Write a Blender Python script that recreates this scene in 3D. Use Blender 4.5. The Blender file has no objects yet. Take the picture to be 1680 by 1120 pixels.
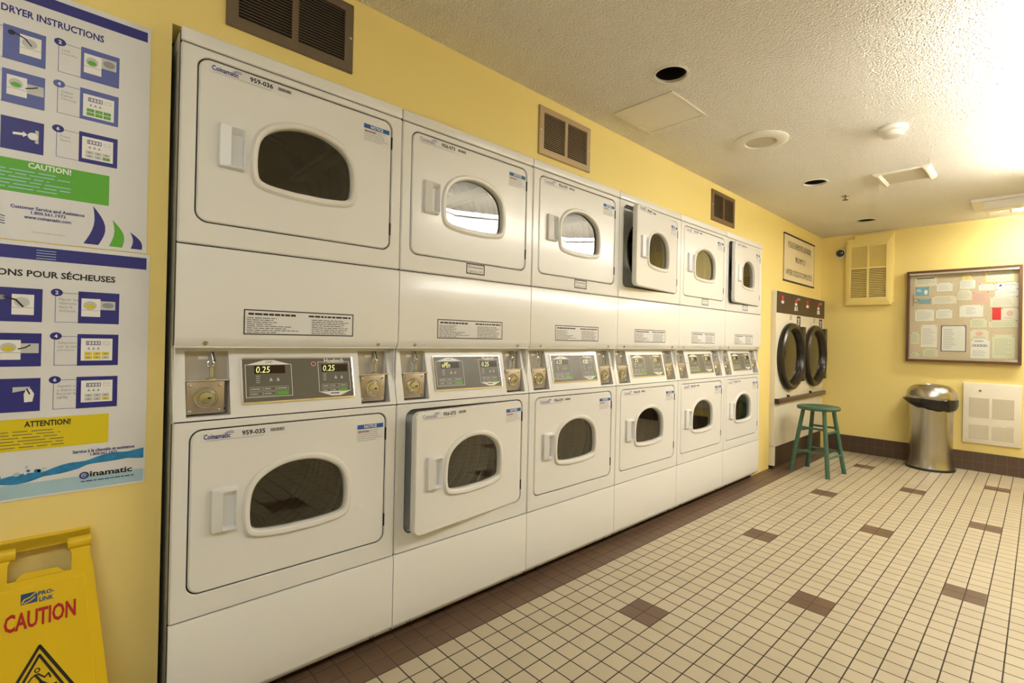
import bpy, bmesh, math, random
from mathutils import Vector, Matrix
random.seed(7)
C = bpy.context.scene.collection
S = bpy.context.scene
PI = math.pi

# ------------------------------------------------------------------ camera
cam_d = bpy.data.cameras.new('camera')
cam = bpy.data.objects.new('camera', cam_d)
C.objects.link(cam)
S.camera = cam
YAW, PITCH, ROLL = 0.79428, 0.00341, 0.02071
_f = Vector((-math.sin(YAW)*math.cos(PITCH), math.cos(YAW)*math.cos(PITCH), math.sin(PITCH)))
_r = Vector((math.cos(YAW), math.sin(YAW), 0)); _u = _r.cross(_f)
_c, _s = math.cos(ROLL), math.sin(ROLL)
_R, _U = _c*_r + _s*_u, -_s*_r + _c*_u
cam.matrix_world = Matrix(((_R.x, _U.x, -_f.x, 1.6893), (_R.y, _U.y, -_f.y, 0.0), (_R.z, _U.z, -_f.z, 1.1450), (0, 0, 0, 1)))
cam_d.sensor_width = 36; cam_d.sensor_fit = 'HORIZONTAL'
cam_d.lens = 809.06/1680*36
cam_d.shift_x = -43.9/1680; cam_d.shift_y = -5.67/1680
cam_d.clip_start = 0.02

# ------------------------------------------------------------------ world, exposure
w = bpy.data.worlds.new('world'); S.world = w; w.use_nodes = True
w.node_tree.nodes['Background'].inputs[0].default_value = (0.5, 0.45, 0.35, 1)
w.node_tree.nodes['Background'].inputs[1].default_value = 0.0
S.view_settings.view_transform = 'Standard'; S.view_settings.look = 'None'
S.view_settings.gamma = 1; S.view_settings.use_curve_mapping = False
S.view_settings.exposure = 0.0
UPL = 14.0            # radiance of the uplight tubes, added to brighten the ceiling
LENS = 19.0           # radiance of the wraparound lamp lenses
TUBE = 125.0          # radiance of the fluorescent tubes
TUBE_COL = (1.0, 0.955, 0.87, 1)

# ------------------------------------------------------------------ dimensions
WX, RX, BY, FY, H = -0.0621, 4.4, -2.2, 6.188, 2.3594   # walls and ceiling
Y0, UW = 0.2379, 0.683                                   # first dryer edge, dryer width
TILE, TX, TY = 0.07761, 0.4458, 1.7257

# ------------------------------------------------------------------ materials
def new_mat(name):
    m = bpy.data.materials.new(name); m.use_nodes = True
    return m, m.node_tree, m.node_tree.nodes['Principled BSDF']
def pm(name, col, rough=0.5, metal=0.0, spec=0.5, var=0.0, vscale=8.0, bump=0.0, bscale=200.0, coat=0.0, emit=None):
    m, t, b = new_mat(name)
    b.inputs['Base Color'].default_value = (*col, 1)
    b.inputs['Roughness'].default_value = rough
    b.inputs['Metallic'].default_value = metal
    b.inputs['Specular IOR Level'].default_value = spec
    b.inputs['Coat Weight'].default_value = coat
    b.inputs['Coat Roughness'].default_value = 0.1
    tc = t.nodes.new('ShaderNodeTexCoord')
    if var > 0:
        n = t.nodes.new('ShaderNodeTexNoise'); n.inputs['Scale'].default_value = vscale; n.inputs['Detail'].default_value = 4
        mx = t.nodes.new('ShaderNodeMix'); mx.data_type = 'RGBA'
        mx.inputs[6].default_value = (*[c*(1-var) for c in col], 1)
        mx.inputs[7].default_value = (*[min(1, c*(1+var)) for c in col], 1)
        t.links.new(tc.outputs['Object'], n.inputs['Vector']); t.links.new(n.outputs['Fac'], mx.inputs[0])
        t.links.new(mx.outputs[2], b.inputs['Base Color'])
    if bump > 0:
        n2 = t.nodes.new('ShaderNodeTexNoise'); n2.inputs['Scale'].default_value = bscale; n2.inputs['Detail'].default_value = 3
        bp = t.nodes.new('ShaderNodeBump'); bp.inputs['Strength'].default_value = bump; bp.inputs['Distance'].default_value = 0.002
        t.links.new(tc.outputs['Object'], n2.inputs['Vector']); t.links.new(n2.outputs['Fac'], bp.inputs['Height'])
        t.links.new(bp.outputs['Normal'], b.inputs['Normal'])
    if emit:
        b.inputs['Emission Color'].default_value = (*emit[:3], 1); b.inputs['Emission Strength'].default_value = emit[3]
    return m

M = {}
M['enamel'] = pm('white_enamel', (0.79, 0.79, 0.785), 0.28, spec=0.5, coat=0.3, bump=0.03, bscale=90)
M['plastic'] = pm('white_plastic', (0.78, 0.77, 0.74), 0.35)
M['handle'] = pm('handle_plastic', (0.77, 0.78, 0.80), 0.35)
M['bulkhead'] = pm('grey_bulkhead', (0.50, 0.51, 0.50), 0.4, metal=0.2)
M['drum'] = pm('drum_steel', (0.30, 0.30, 0.29), 0.32, metal=0.9)
M['seal_and_gap_shade'] = pm('rubber_and_gap_shade', (0.015, 0.014, 0.013), 0.5)  # rubber parts, also black strips that paint shade into the dryer gaps
M['dark'] = pm('dark_gap', (0.02, 0.018, 0.015), 0.7)
M['wall'] = pm('yellow_paint', (0.86, 0.70, 0.265), 0.6, spec=0.3, var=0.02, vscale=1.5, bump=0.06, bscale=120)
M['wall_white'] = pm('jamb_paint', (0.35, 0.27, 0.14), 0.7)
M['base_tile'] = None
M['paper'] = pm('white_paper', (0.76, 0.76, 0.77), 0.55)
M['poster'] = pm('poster_paper', (0.74, 0.745, 0.77), 0.45)
M['navy'] = pm('navy_ink', (0.02, 0.022, 0.22), 0.5)
M['midblue'] = pm('mid_blue_ink', (0.10, 0.13, 0.42), 0.5)
M['green'] = pm('green_ink', (0.10, 0.42, 0.025), 0.5)
M['yellow'] = pm('yellow_ink', (0.72, 0.58, 0.01), 0.5)
M['black'] = pm('black_ink', (0.012, 0.012, 0.014), 0.5)
M['grey'] = pm('grey_ink', (0.30, 0.31, 0.33), 0.5)
M['lightgrey'] = pm('light_grey_ink', (0.55, 0.57, 0.58), 0.5)
M['water'] = pm('water_blue_ink', (0.02, 0.22, 0.50), 0.5, var=0.5, vscale=60)
M['paleblue'] = pm('pale_blue_ink', (0.38, 0.58, 0.70), 0.5, var=0.1, vscale=20)
M['white'] = pm('white_ink', (0.85, 0.85, 0.85), 0.5)
M['blue'] = pm('blue_band', (0.015, 0.11, 0.38), 0.5)
M['red'] = pm('red_ink', (0.42, 0.008, 0.012), 0.5)
M['olive'] = pm('display_grey', (0.135, 0.130, 0.105), 0.35)
M['led_back'] = pm('led_window', (0.035, 0.018, 0.008), 0.2)
M['led'] = pm('led_digits', (0.2, 0.3, 0.02), 0.5, emit=(1.0, 0.95, 0.40, 1.0))
M['keygreen'] = pm('green_key', (0.12, 0.42, 0.03), 0.45)
M['steel'] = pm('brushed_steel', (0.44, 0.39, 0.33), 0.36, metal=0.8, var=0.12, vscale=40)
M['zinc'] = pm('zinc_plate', (0.47, 0.45, 0.42), 0.45, metal=0.4)
M['chrome'] = pm('chrome', (0.55, 0.57, 0.60), 0.2, metal=1.0)
M['vent_dark'] = pm('brown_grey_metal', (0.17, 0.13, 0.09), 0.5, metal=0.3)
M['vent_tan'] = pm('tan_metal', (0.45, 0.34, 0.20), 0.5, metal=0.2)
M['vent_brown'] = pm('brown_metal', (0.19, 0.12, 0.06), 0.5, metal=0.3)
M['sign_yellow'] = pm('sign_plastic', (0.74, 0.50, 0.008), 0.4, bump=0.03, bscale=300)
M['sign_blue'] = pm('sign_blue', (0.01, 0.06, 0.22), 0.5)
M['brown_panel'] = pm('brown_panel', (0.055, 0.033, 0.018), 0.4)
M['ring_black'] = pm('dark_door_ring', (0.018, 0.014, 0.011), 0.3)
M['tumbler_white'] = pm('almond_enamel', (0.76, 0.71, 0.58), 0.35)
M['bar_brown'] = pm('brown_bar', (0.12, 0.075, 0.045), 0.4)
M['stool'] = pm('green_paint', (0.045, 0.125, 0.085), 0.45, var=0.25, vscale=18, coat=0.2)
M['bin_steel'] = pm('bin_steel', (0.52, 0.50, 0.46), 0.27, metal=1.0)
M['bag'] = pm('black_bag', (0.008, 0.008, 0.008), 0.25)
M['heater'] = pm('cream_metal', (0.80, 0.75, 0.62), 0.45)
M['heater_slat'] = pm('cream_slats', (0.62, 0.56, 0.44), 0.5)
M['frame_brown'] = pm('brown_frame', (0.10, 0.045, 0.022), 0.4)
M['alu'] = pm('aluminium', (0.78, 0.76, 0.72), 0.25, metal=0.9)
M['cork'] = pm('cork', (0.62, 0.51, 0.36), 0.8, var=0.2, vscale=90)
M['note'] = pm('note_paper', (0.74, 0.70, 0.58), 0.7)
M['note_w'] = pm('note_white', (0.80, 0.79, 0.75), 0.7)
M['note_g'] = pm('note_pale_green', (0.68, 0.68, 0.50), 0.7)
M['note_y'] = pm('note_yellow', (0.82, 0.66, 0.18), 0.7)
M['note_b'] = pm('note_blue', (0.18, 0.42, 0.58), 0.7)
M['note_r'] = pm('note_red', (0.62, 0.03, 0.03), 0.7)
M['note_p'] = pm('note_pink', (0.72, 0.45, 0.36), 0.7)
M['ceil_white'] = pm('ceiling_white', (0.80, 0.76, 0.66), 0.5)
M['ceil_panel'] = pm('ceiling_panel', (0.84, 0.79, 0.69), 0.6)
M['speaker'] = pm('speaker_grille', (0.58, 0.52, 0.42), 0.6, bump=0.5, bscale=500)
M['dome'] = pm('dome_smoke', (0.02, 0.012, 0.012), 0.06, coat=1.0)
M['acrylic'] = pm('sign_plate', (0.84, 0.73, 0.50), 0.2)
M['plain_lamp'] = pm('lamp_housing', (0.82, 0.79, 0.72), 0.4)
m, t, b = new_mat('fluorescent_tube')
b.inputs['Base Color'].default_value = (0.9, 0.9, 0.85, 1)
b.inputs['Emission Color'].default_value = TUBE_COL; b.inputs['Emission Strength'].default_value = TUBE
M['tube'] = m
m, t, b = new_mat('lamp_lens')
b.inputs['Base Color'].default_value = (0.9, 0.9, 0.87, 1)
b.inputs['Emission Color'].default_value = TUBE_COL; b.inputs['Emission Strength'].default_value = LENS
M['lens'] = m
m, t, b = new_mat('added_uplight_glow')
b.inputs['Base Color'].default_value = (0.9, 0.9, 0.87, 1)
b.inputs['Emission Color'].default_value = TUBE_COL; b.inputs['Emission Strength'].default_value = UPL
M['added_uptube'] = m  # glow of the extra tubes that lift the ceiling
m, t, b = new_mat('cool_fill_lens')
b.inputs['Base Color'].default_value = (0.9, 0.9, 0.9, 1)
b.inputs['Emission Color'].default_value = (0.84, 0.92, 1.0, 1); b.inputs['Emission Strength'].default_value = LENS*0.78
M['fill_lens'] = m  # cool glow of the fill lamp added behind the camera

def glass_mat(name, tint, ior, rough=0.01):
    m = bpy.data.materials.new(name); m.use_nodes = True
    t = m.node_tree; t.nodes.clear()
    o = t.nodes.new('ShaderNodeOutputMaterial'); mx = t.nodes.new('ShaderNodeMixShader')
    tr = t.nodes.new('ShaderNodeBsdfTransparent'); tr.inputs[0].default_value = (*tint, 1)
    gl = t.nodes.new('ShaderNodeBsdfGlossy'); gl.inputs['Roughness'].default_value = rough
    gl.inputs['Color'].default_value = (0.95, 0.95, 0.93, 1)
    fr = t.nodes.new('ShaderNodeFresnel')      # the same reflectance from either side of the thin pane
    g = t.nodes.new('ShaderNodeNewGeometry'); ml = t.nodes.new('ShaderNodeMapRange')
    ml.inputs['To Min'].default_value = ior; ml.inputs['To Max'].default_value = 1/ior
    t.links.new(g.outputs['Backfacing'], ml.inputs['Value']); t.links.new(ml.outputs[0], fr.inputs['IOR'])
    t.links.new(fr.outputs[0], mx.inputs[0]); t.links.new(tr.outputs[0], mx.inputs[1]); t.links.new(gl.outputs[0], mx.inputs[2])
    t.links.new(mx.outputs[0], o.inputs[0])
    return m
M['door_glass'] = glass_mat('tinted_door_glass', (0.33, 0.33, 0.30), 1.9, 0.015)
M['clear_glass'] = glass_mat('clear_glass', (0.99, 1.0, 0.99), 1.35)

# --- tiled floor, popcorn ceiling, brown base tiles (world position, so the grid is in metres)
def math_node(t, op, a, b_=None):
    n = t.nodes.new('ShaderNodeMath'); n.operation = op
    for i, v in enumerate((a, b_)):
        if v is None: continue
        if isinstance(v, (int, float)): n.inputs[i].default_value = v
        else: t.links.new(v, n.inputs[i])
    return n.outputs[0]
def floor_material():
    m, t, b = new_mat('mosaic_floor_tile')
    g = t.nodes.new('ShaderNodeNewGeometry'); sp = t.nodes.new('ShaderNodeSeparateXYZ')
    t.links.new(g.outputs['Position'], sp.inputs[0])
    A = lambda op, a, b_=None: math_node(t, op, a, b_)
    u = A('DIVIDE', A('SUBTRACT', sp.outputs[0], TX), TILE); v = A('DIVIDE', A('SUBTRACT', sp.outputs[1], TY), TILE)
    iu, iv = A('FLOOR', u), A('FLOOR', v)
    def edge(x):
        f = A('FRACT', x); return A('MINIMUM', f, A('SUBTRACT', 1.0, f))
    ed = A('MINIMUM', edge(u), edge(v))
    grout = A('LESS_THAN', ed, 0.028)
    soft = A('MINIMUM', A('MULTIPLY', ed, 14.0), 1.0)
    def mod(x, k): return A('FLOORED_MODULO', x, k)
    def two(x, k, off): return A('LESS_THAN', mod(A('SUBTRACT', x, off), k), 1.5)
    spot = A('MAXIMUM', A('MULTIPLY', two(iu, 12.0, 0.0), two(iv, 16.0, 0.0)), A('MULTIPLY', two(iu, 12.0, 6.0), two(iv, 16.0, 8.0)))
    border = A('LESS_THAN', u, -4.0)
    brown = A('MAXIMUM', spot, border)
    # per tile tone
    cmb = t.nodes.new('ShaderNodeCombineXYZ'); t.links.new(iu, cmb.inputs[0]); t.links.new(iv, cmb.inputs[1])
    wn = t.nodes.new('ShaderNodeTexWhiteNoise'); wn.noise_dimensions = '2D'; t.links.new(cmb.outputs[0], wn.inputs['Vector'])
    def mix(f, c1, c2):
        n = t.nodes.new('ShaderNodeMix'); n.data_type = 'RGBA'
        for s, x in ((0, f), (6, c1), (7, c2)):
            if isinstance(x, tuple): n.inputs[s].default_value = (*x, 1)
            else: t.links.new(x, n.inputs[s])
        return n.outputs[2]
    beige = mix(wn.outputs['Value'], (0.49, 0.425, 0.305), (0.545, 0.475, 0.345))
    br = mix(wn.outputs['Value'], (0.135, 0.083, 0.052), (0.160, 0.098, 0.062))
    tile = mix(brown, beige, br)
    gcol = mix(brown, (0.030, 0.020, 0.013), (0.090, 0.058, 0.038))
    ns = t.nodes.new('ShaderNodeTexNoise'); ns.inputs['Scale'].default_value = 5; t.links.new(g.outputs['Position'], ns.inputs['Vector'])
    dirt = mix(ns.outputs['Fac'], (0.86, 0.85, 0.82), (1.0, 1.0, 1.0))
    mul = t.nodes.new('ShaderNodeMix'); mul.data_type = 'RGBA'; mul.blend_type = 'MULTIPLY'; mul.inputs[0].default_value = 1
    t.links.new(mix(grout, tile, gcol), mul.inputs[6]); t.links.new(dirt, mul.inputs[7])
    t.links.new(mul.outputs[2], b.inputs['Base Color'])
    t.links.new(A('ADD', A('MULTIPLY', grout, 0.35), 0.42), b.inputs['Roughness'])
    b.inputs['Specular IOR Level'].default_value = 0.35
    bp = t.nodes.new('ShaderNodeBump'); bp.inputs['Distance'].default_value = 0.0015; bp.inputs['Strength'].default_value = 0.6
    t.links.new(soft, bp.inputs['Height']); t.links.new(bp.outputs[0], b.inputs['Normal'])
    return m
M['floor'] = floor_material()
def ceiling_material():
    m, t, b = new_mat('popcorn_ceiling')
    g = t.nodes.new('ShaderNodeNewGeometry')
    b.inputs['Roughness'].default_value = 0.85; b.inputs['Specular IOR Level'].default_value = 0.2
    v = t.nodes.new('ShaderNodeTexVoronoi'); v.inputs['Scale'].default_value = 105; v.feature = 'SMOOTH_F1'
    n = t.nodes.new('ShaderNodeTexNoise'); n.inputs['Scale'].default_value = 170; n.inputs['Detail'].default_value = 1
    for x in (v, n): t.links.new(g.outputs['Position'], x.inputs['Vector'])
    h = math_node(t, 'SUBTRACT', n.outputs['Fac'], math_node(t, 'MULTIPLY', v.outputs['Distance'], 0.8))
    bp = t.nodes.new('ShaderNodeBump'); bp.inputs['Distance'].default_value = 0.014; bp.inputs['Strength'].default_value = 0.8
    t.links.new(h, bp.inputs['Height']); t.links.new(bp.outputs[0], b.inputs['Normal'])
    b.inputs['Base Color'].default_value = (0.93, 0.89, 0.81, 1)
    return m
M['ceiling'] = ceiling_material()
def base_tile_material():
    m, t, b = new_mat('brown_base_tile')
    g = t.nodes.new('ShaderNodeNewGeometry'); sp = t.nodes.new('ShaderNodeSeparateXYZ'); t.links.new(g.outputs['Position'], sp.inputs[0])
    A = lambda op, a, b_=None: math_node(t, op, a, b_)
    along = A('ADD', sp.outputs[0], sp.outputs[1])
    f = A('FRACT', A('DIVIDE', A('SUBTRACT', along, TX), TILE)); gr = A('LESS_THAN', f, 0.05)
    f2 = A('FRACT', A('DIVIDE', sp.outputs[2], 0.0888)); gr2 = A('LESS_THAN', f2, 0.04)
    mx = t.nodes.new('ShaderNodeMix'); mx.data_type = 'RGBA'
    t.links.new(A('MAXIMUM', gr, gr2), mx.inputs[0])
    mx.inputs[6].default_value = (0.085, 0.052, 0.034, 1); mx.inputs[7].default_value = (0.14, 0.095, 0.065, 1)
    t.links.new(mx.outputs[2], b.inputs['Base Color']); b.inputs['Roughness'].default_value = 0.45
    return m
M['base_tile'] = base_tile_material()

# ------------------------------------------------------------------ mesh helpers
class MB:
    def __init__(s): s.v, s.f, s.m, s.mats = [], [], [], []
    def mi(s, mat):
        mat = M[mat] if isinstance(mat, str) else mat
        if mat not in s.mats: s.mats.append(mat)
        return s.mats.index(mat)
    def add(s, vs, fs, mat):
        k = len(s.v); i = s.mi(mat)
        s.v += [tuple(p) for p in vs]; s.f += [[k+a for a in f] for f in fs]; s.m += [i]*len(fs)
    def bm(s, bm, mat, mtx=None):
        bm.verts.ensure_lookup_table(); bm.verts.index_update()
        s.add([(mtx @ v.co if mtx else v.co) for v in bm.verts], [[v.index for v in f.verts] for f in bm.faces], mat); bm.free()
    def box(s, x0, x1, y0, y1, z0, z1, mat, bev=0.0, seg=2, mtx=None):
        bm = bmesh.new(); bmesh.ops.create_cube(bm, size=1)
        for v in bm.verts:
            v.co = ((x0+x1)/2+v.co.x*(x1-x0), (y0+y1)/2+v.co.y*(y1-y0), (z0+z1)/2+v.co.z*(z1-z0))
        if bev > 0: bmesh.ops.bevel(bm, geom=bm.edges[:], offset=bev, segments=seg, affect='EDGES', profile=0.5)
        s.bm(bm, mat, mtx)
    def loft(s, loops, mat, cap0=False, cap1=False, closed=False):
        n = len(loops[0]); vs = [p for L in loops for p in L]; fs = []
        k = len(loops)
        for i in range(k if closed else k-1):
            for j in range(n):
                a, b_ = i*n+j, i*n+(j+1) % n; c, d = ((i+1) % k)*n+(j+1) % n, ((i+1) % k)*n+j
                fs.append([a, b_, c, d])
        if cap0: fs.append(list(range(n))[::-1])
        if cap1: fs.append([(k-1)*n+j for j in range(n)])
        s.add(vs, fs, mat)
    def lathe(s, prof, mat, c=(0, 0, 0), axis='z', n=32, cap0=True, cap1=True):
        loops = []
        for r, h in prof:
            L = []
            for j in range(n):
                a = 2*PI*j/n; p = (r*math.cos(a), r*math.sin(a), h)
                if axis == 'x': p = (h, p[0], p[1])
                if axis == 'y': p = (p[0], h, p[1])
                if axis == '-z': p = (p[0], -p[1], -h)
                L.append((c[0]+p[0], c[1]+p[1], c[2]+p[2]))
            loops.append(L)
        s.loft(loops, mat, cap0, cap1)
    def tube(s, pts, r, mat, n=10, r1=None, cap=True, closed=False):
        P = [Vector(p) for p in pts]; loops = []; k = len(P); r1 = r if r1 is None else r1
        prev = None
        for i, p in enumerate(P):
            if closed: d = P[(i+1) % k]-P[i-1]
            else: d = (P[min(i+1, k-1)]-P[max(i-1, 0)])
            d.normalize()
            up = prev if prev else (Vector((0, 0, 1)) if abs(d.z) < .9 else Vector((1, 0, 0)))
            a = (up - d*up.dot(d)).normalized(); b_ = d.cross(a); prev = a
            rr = r+(r1-r)*i/max(1, k-1)
            loops.append([tuple(p+a*rr*math.cos(2*PI*j/n)+b_*rr*math.sin(2*PI*j/n)) for j in range(n)])
        s.loft(loops, mat, cap and not closed, cap and not closed, closed)
    def prism(s, prof, y0, y1, mat):          # prof in (x, z), extruded along y
        s.loft([[(x, y0, z) for x, z in prof], [(x, y1, z) for x, z in prof]], mat, True, True)
    def build(s, name, parent=None, loc=(0, 0, 0), rotz=0.0, angle=32, smooth=True, fix=True):
        me = bpy.data.meshes.new(name); me.from_pydata(s.v, [], s.f)
        for m in s.mats: me.materials.append(m)
        me.polygons.foreach_set('material_index', s.m)
        me.update()
        if fix:
            bm = bmesh.new(); bm.from_mesh(me); bmesh.ops.recalc_face_normals(bm, faces=bm.faces[:]); bm.to_mesh(me); bm.free()
        if smooth:
            me.shade_smooth(); me.set_sharp_from_angle(angle=math.radians(angle))
        return put(name, me, parent, loc, rotz)
def put(name, me, parent=None, loc=(0, 0, 0), rotz=0.0):
    o = bpy.data.objects.new(name, me); C.objects.link(o)
    o.location = loc; o.rotation_euler = (0, 0, rotz)
    if parent: o.parent = parent
    return o
def tag(o, label, cat, group=None):
    o['label'] = label; o['category'] = cat
    if group: o['group'] = group
    return o
def thing(name, label, cat, loc=(0, 0, 0), rotz=0.0, group=None):
    o = bpy.data.objects.new(name, None); C.objects.link(o); o.empty_display_size = 0.1
    o.location = loc; o.rotation_euler = (0, 0, rotz)
    return tag(o, label, cat, group)
def struct(o): o['kind'] = 'structure'; return o

def rrect(y0, y1, z0, z1, r, k=5):            # rounded rectangle in (y, z)
    out = []
    for cy, cz, a0 in ((y1-r, z1-r, 0), (y0+r, z1-r, 90), (y0+r, z0+r, 180), (y1-r, z0+r, 270)):
        for i in range(k+1):
            a = math.radians(a0+90*i/k); out.append((cy+r*math.cos(a), cz+r*math.sin(a)))
    return out
def catmull(P, sub=4):
    out = []; n = len(P)
    for i in range(n):
        p0, p1, p2, p3 = P[i-1], P[i], P[(i+1) % n], P[(i+2) % n]
        for k in range(sub):
            t = k/sub
            out.append(tuple(0.5*((2*p1[d])+(-p0[d]+p2[d])*t+(2*p0[d]-5*p1[d]+4*p2[d]-p3[d])*t*t+(-p0[d]+3*p1[d]-3*p2[d]+p3[d])*t**3) for d in (0, 1)))
    return out
def at_angles(loop, c, angs):                 # resample a star-shaped loop at given angles
    out = []; n = len(loop)
    for a in angs:
        d = (math.cos(a), math.sin(a)); best = None
        for i in range(n):
            p, q = loop[i], loop[(i+1) % n]
            ex, ey = q[0]-p[0], q[1]-p[1]; den = d[0]*ey-d[1]*ex
            if abs(den) < 1e-12: continue
            px, py = p[0]-c[0], p[1]-c[1]
            t = (px*ey-py*ex)/den; s_ = (px*d[1]-py*d[0])/den
            if t > 0 and -1e-6 <= s_ <= 1+1e-6 and (best is None or t < best): best = t
        out.append((c[0]+d[0]*best, c[1]+d[1]*best))
    return out
def yz(loop, x): return [(x, p[0], p[1]) for p in loop]

# ------------------------------------------------------------------ printed matter: paper slab with ink shapes laid on it
_tc = {}
def text_poly(s, bold):
    k = (s, bold)
    if k in _tc: return _tc[k]
    cu = bpy.data.curves.new('lettering', 'FONT'); cu.body = s; cu.fill_mode = 'FRONT'; cu.resolution_u = 2
    cu.offset = 0.028 if bold else 0.0
    o = bpy.data.objects.new('lettering', cu); C.objects.link(o)
    bpy.context.view_layer.update()
    me = bpy.data.meshes.new_from_object(o.evaluated_get(bpy.context.evaluated_depsgraph_get()))
    vs = [(v.co.x, v.co.y) for v in me.vertices]; fs = [list(p.vertices) for p in me.polygons]
    bpy.data.objects.remove(o); bpy.data.curves.remove(cu); bpy.data.meshes.remove(me)
    xs = [v[0] for v in vs]; ys = [v[1] for v in vs]
    x0, x1, y0, y1 = min(xs), max(xs), min(ys), max(ys)
    vs = [((x-x0)/(x1-x0), (y-y0)/(y1-y0)) for x, y in vs]
    _tc[k] = (vs, fs); return _tc[k]
class Print(MB):
    def __init__(s, frame='left', o=(0, 0, 0), U=None, V=None, step=0.00025):
        super().__init__(); s.o = Vector(o); s.step = step
        if frame == 'left': s.U, s.V = Vector((0, 1, 0)), Vector((0, 0, 1))
        elif frame == 'far': s.U, s.V = Vector((1, 0, 0)), Vector((0, 0, 1))
        else: s.U, s.V = Vector(U), Vector(V)
        s.N = s.U.cross(s.V)
    def P(s, u, v, l): return s.o+s.U*u+s.V*v+s.N*(l*s.step)
    def poly(s, pts, mat, l=1): s.add([s.P(u, v, l) for u, v in pts], [list(range(len(pts)))], mat)
    def rect(s, u0, v0, u1, v1, mat, l=1): s.poly([(u0, v0), (u1, v0), (u1, v1), (u0, v1)], mat, l)
    def slab(s, u0, v0, u1, v1, mat, th=0.0006, r=0.0):
        L = rrect(u0, u1, v0, v1, r) if r > 0 else [(u1, v1), (u0, v1), (u0, v0), (u1, v0)]
        s.loft([[s.P(a, b_, 0)-s.N*th for a, b_ in L], [s.P(a, b_, 0) for a, b_ in L]], mat, True, True)
    def border(s, u0, v0, u1, v1, t, mat, l=1):
        s.rect(u0, v0, u1, v0+t, mat, l); s.rect(u0, v1-t, u1, v1, mat, l); s.rect(u0, v0+t, u0+t, v1-t, mat, l); s.rect(u1-t, v0+t, u1, v1-t, mat, l)
    def text(s, str_, u0, v0, u1, v1, mat, l=2, bold=False, shear=0.0):
        vs, fs = text_poly(str_, bold)
        s.add([s.P(u0+x*(u1-u0)+y*(v1-v0)*shear, v0+y*(v1-v0), l) for x, y in vs], fs, mat)
    def disc(s, u, v, ru, rv, mat, l=2, n=20):
        s.poly([(u+ru*math.cos(2*PI*i/n), v+rv*math.sin(2*PI*i/n)) for i in range(n)], mat, l)
    def circle(s, u, v, r, t, mat, l=2, n=20):
        for i in range(n):
            a, b_ = 2*PI*i/n, 2*PI*(i+1)/n
            s.poly([(u+(r-t)*math.cos(a), v+(r-t)*math.sin(a)), (u+r*math.cos(a), v+r*math.sin(a)), (u+r*math.cos(b_), v+r*math.sin(b_)), (u+(r-t)*math.cos(b_), v+(r-t)*math.sin(b_))], mat, l)
    def line(s, pts, t, mat, l=2):
        for (a, b_), (c, d) in zip(pts[:-1], pts[1:]):
            L = math.hypot(c-a, d-b_); nx, ny = -(d-b_)/L*t/2, (c-a)/L*t/2; ex, ey = (c-a)/L*t/4, (d-b_)/L*t/4
            s.poly([(a-ex-nx, b_-ey-ny), (c+ex-nx, d+ey-ny), (c+ex+nx, d+ey+ny), (a-ex+nx, b_-ey+ny)], mat, l)
    def smallprint(s, u0, v0, u1, v1, n, mat, l=2, fill=0.4, seed=1, full=0.6):   # unreadably small print as broken strokes
        rnd = random.Random(seed); p = (v1-v0)/n
        for i in range(n):
            vb = v1-(i+1)*p+p*(1-fill)/2; end = u0+(u1-u0)*rnd.uniform(full, 1.0); u = u0
            while u < end:
                wl = (u1-u0)*rnd.uniform(0.05, 0.16); s.rect(u, vb, min(end, u+wl), vb+p*fill, mat, l); u += wl+(u1-u0)*0.018
    def build(s, name, parent=None, loc=(0, 0, 0), rotz=0.0):
        return MB.build(s, name, parent, loc, rotz, smooth=False, fix=False)

# ================================================================== THE ROOM
def quad_struct(name, boxes, mat):
    b = MB()
    for bx in boxes: b.box(*bx, mat)
    return struct(b.build(name, smooth=False))
OPY0, OPY1, OPZ = 0.226, 4.3395, 2.028       # opening in the left wall that takes the dryers
b = MB()
T = 0.12
b.box(WX-T, WX, BY, OPY0, 0, H, 'wall'); b.box(WX-T, WX, OPY1, 4.731, 0, H, 'wall'); b.box(WX-T, WX, 4.731, 6.154, 1.651, H, 'wall'); b.box(WX-T, WX, 6.154, FY+T, 0, H, 'wall'); b.box(WX-T, WX, OPY0, OPY1, OPZ, H, 'wall')
struct(b.build('wall_left', smooth=False))
b = MB(); b.box(WX-1.0, WX-0.95, OPY0-.2, FY+T, 0, H, 'wall_white'); struct(b.build('wall_alcove', smooth=False))
quad_struct('wall_far', [(WX-T, RX+T, FY, FY+T, 0, H)], 'wall')
quad_struct('wall_right', [(RX, RX+T, BY, FY, 0, H)], 'wall')
quad_struct('wall_back', [(WX-T, RX+T, BY-T, BY, 0, H)], 'wall')
quad_struct('floor', [(WX-1.0, RX+T, BY-T, FY+T, -0.1, 0)], 'floor')
quad_struct('baseboard_far', [(0.02, RX, FY-0.012, FY, 0, 0.1777)], 'base_tile')
quad_struct('baseboard_right', [(RX-0.012, RX, BY, FY-0.012, 0, 0.1777)], 'base_tile')
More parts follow.
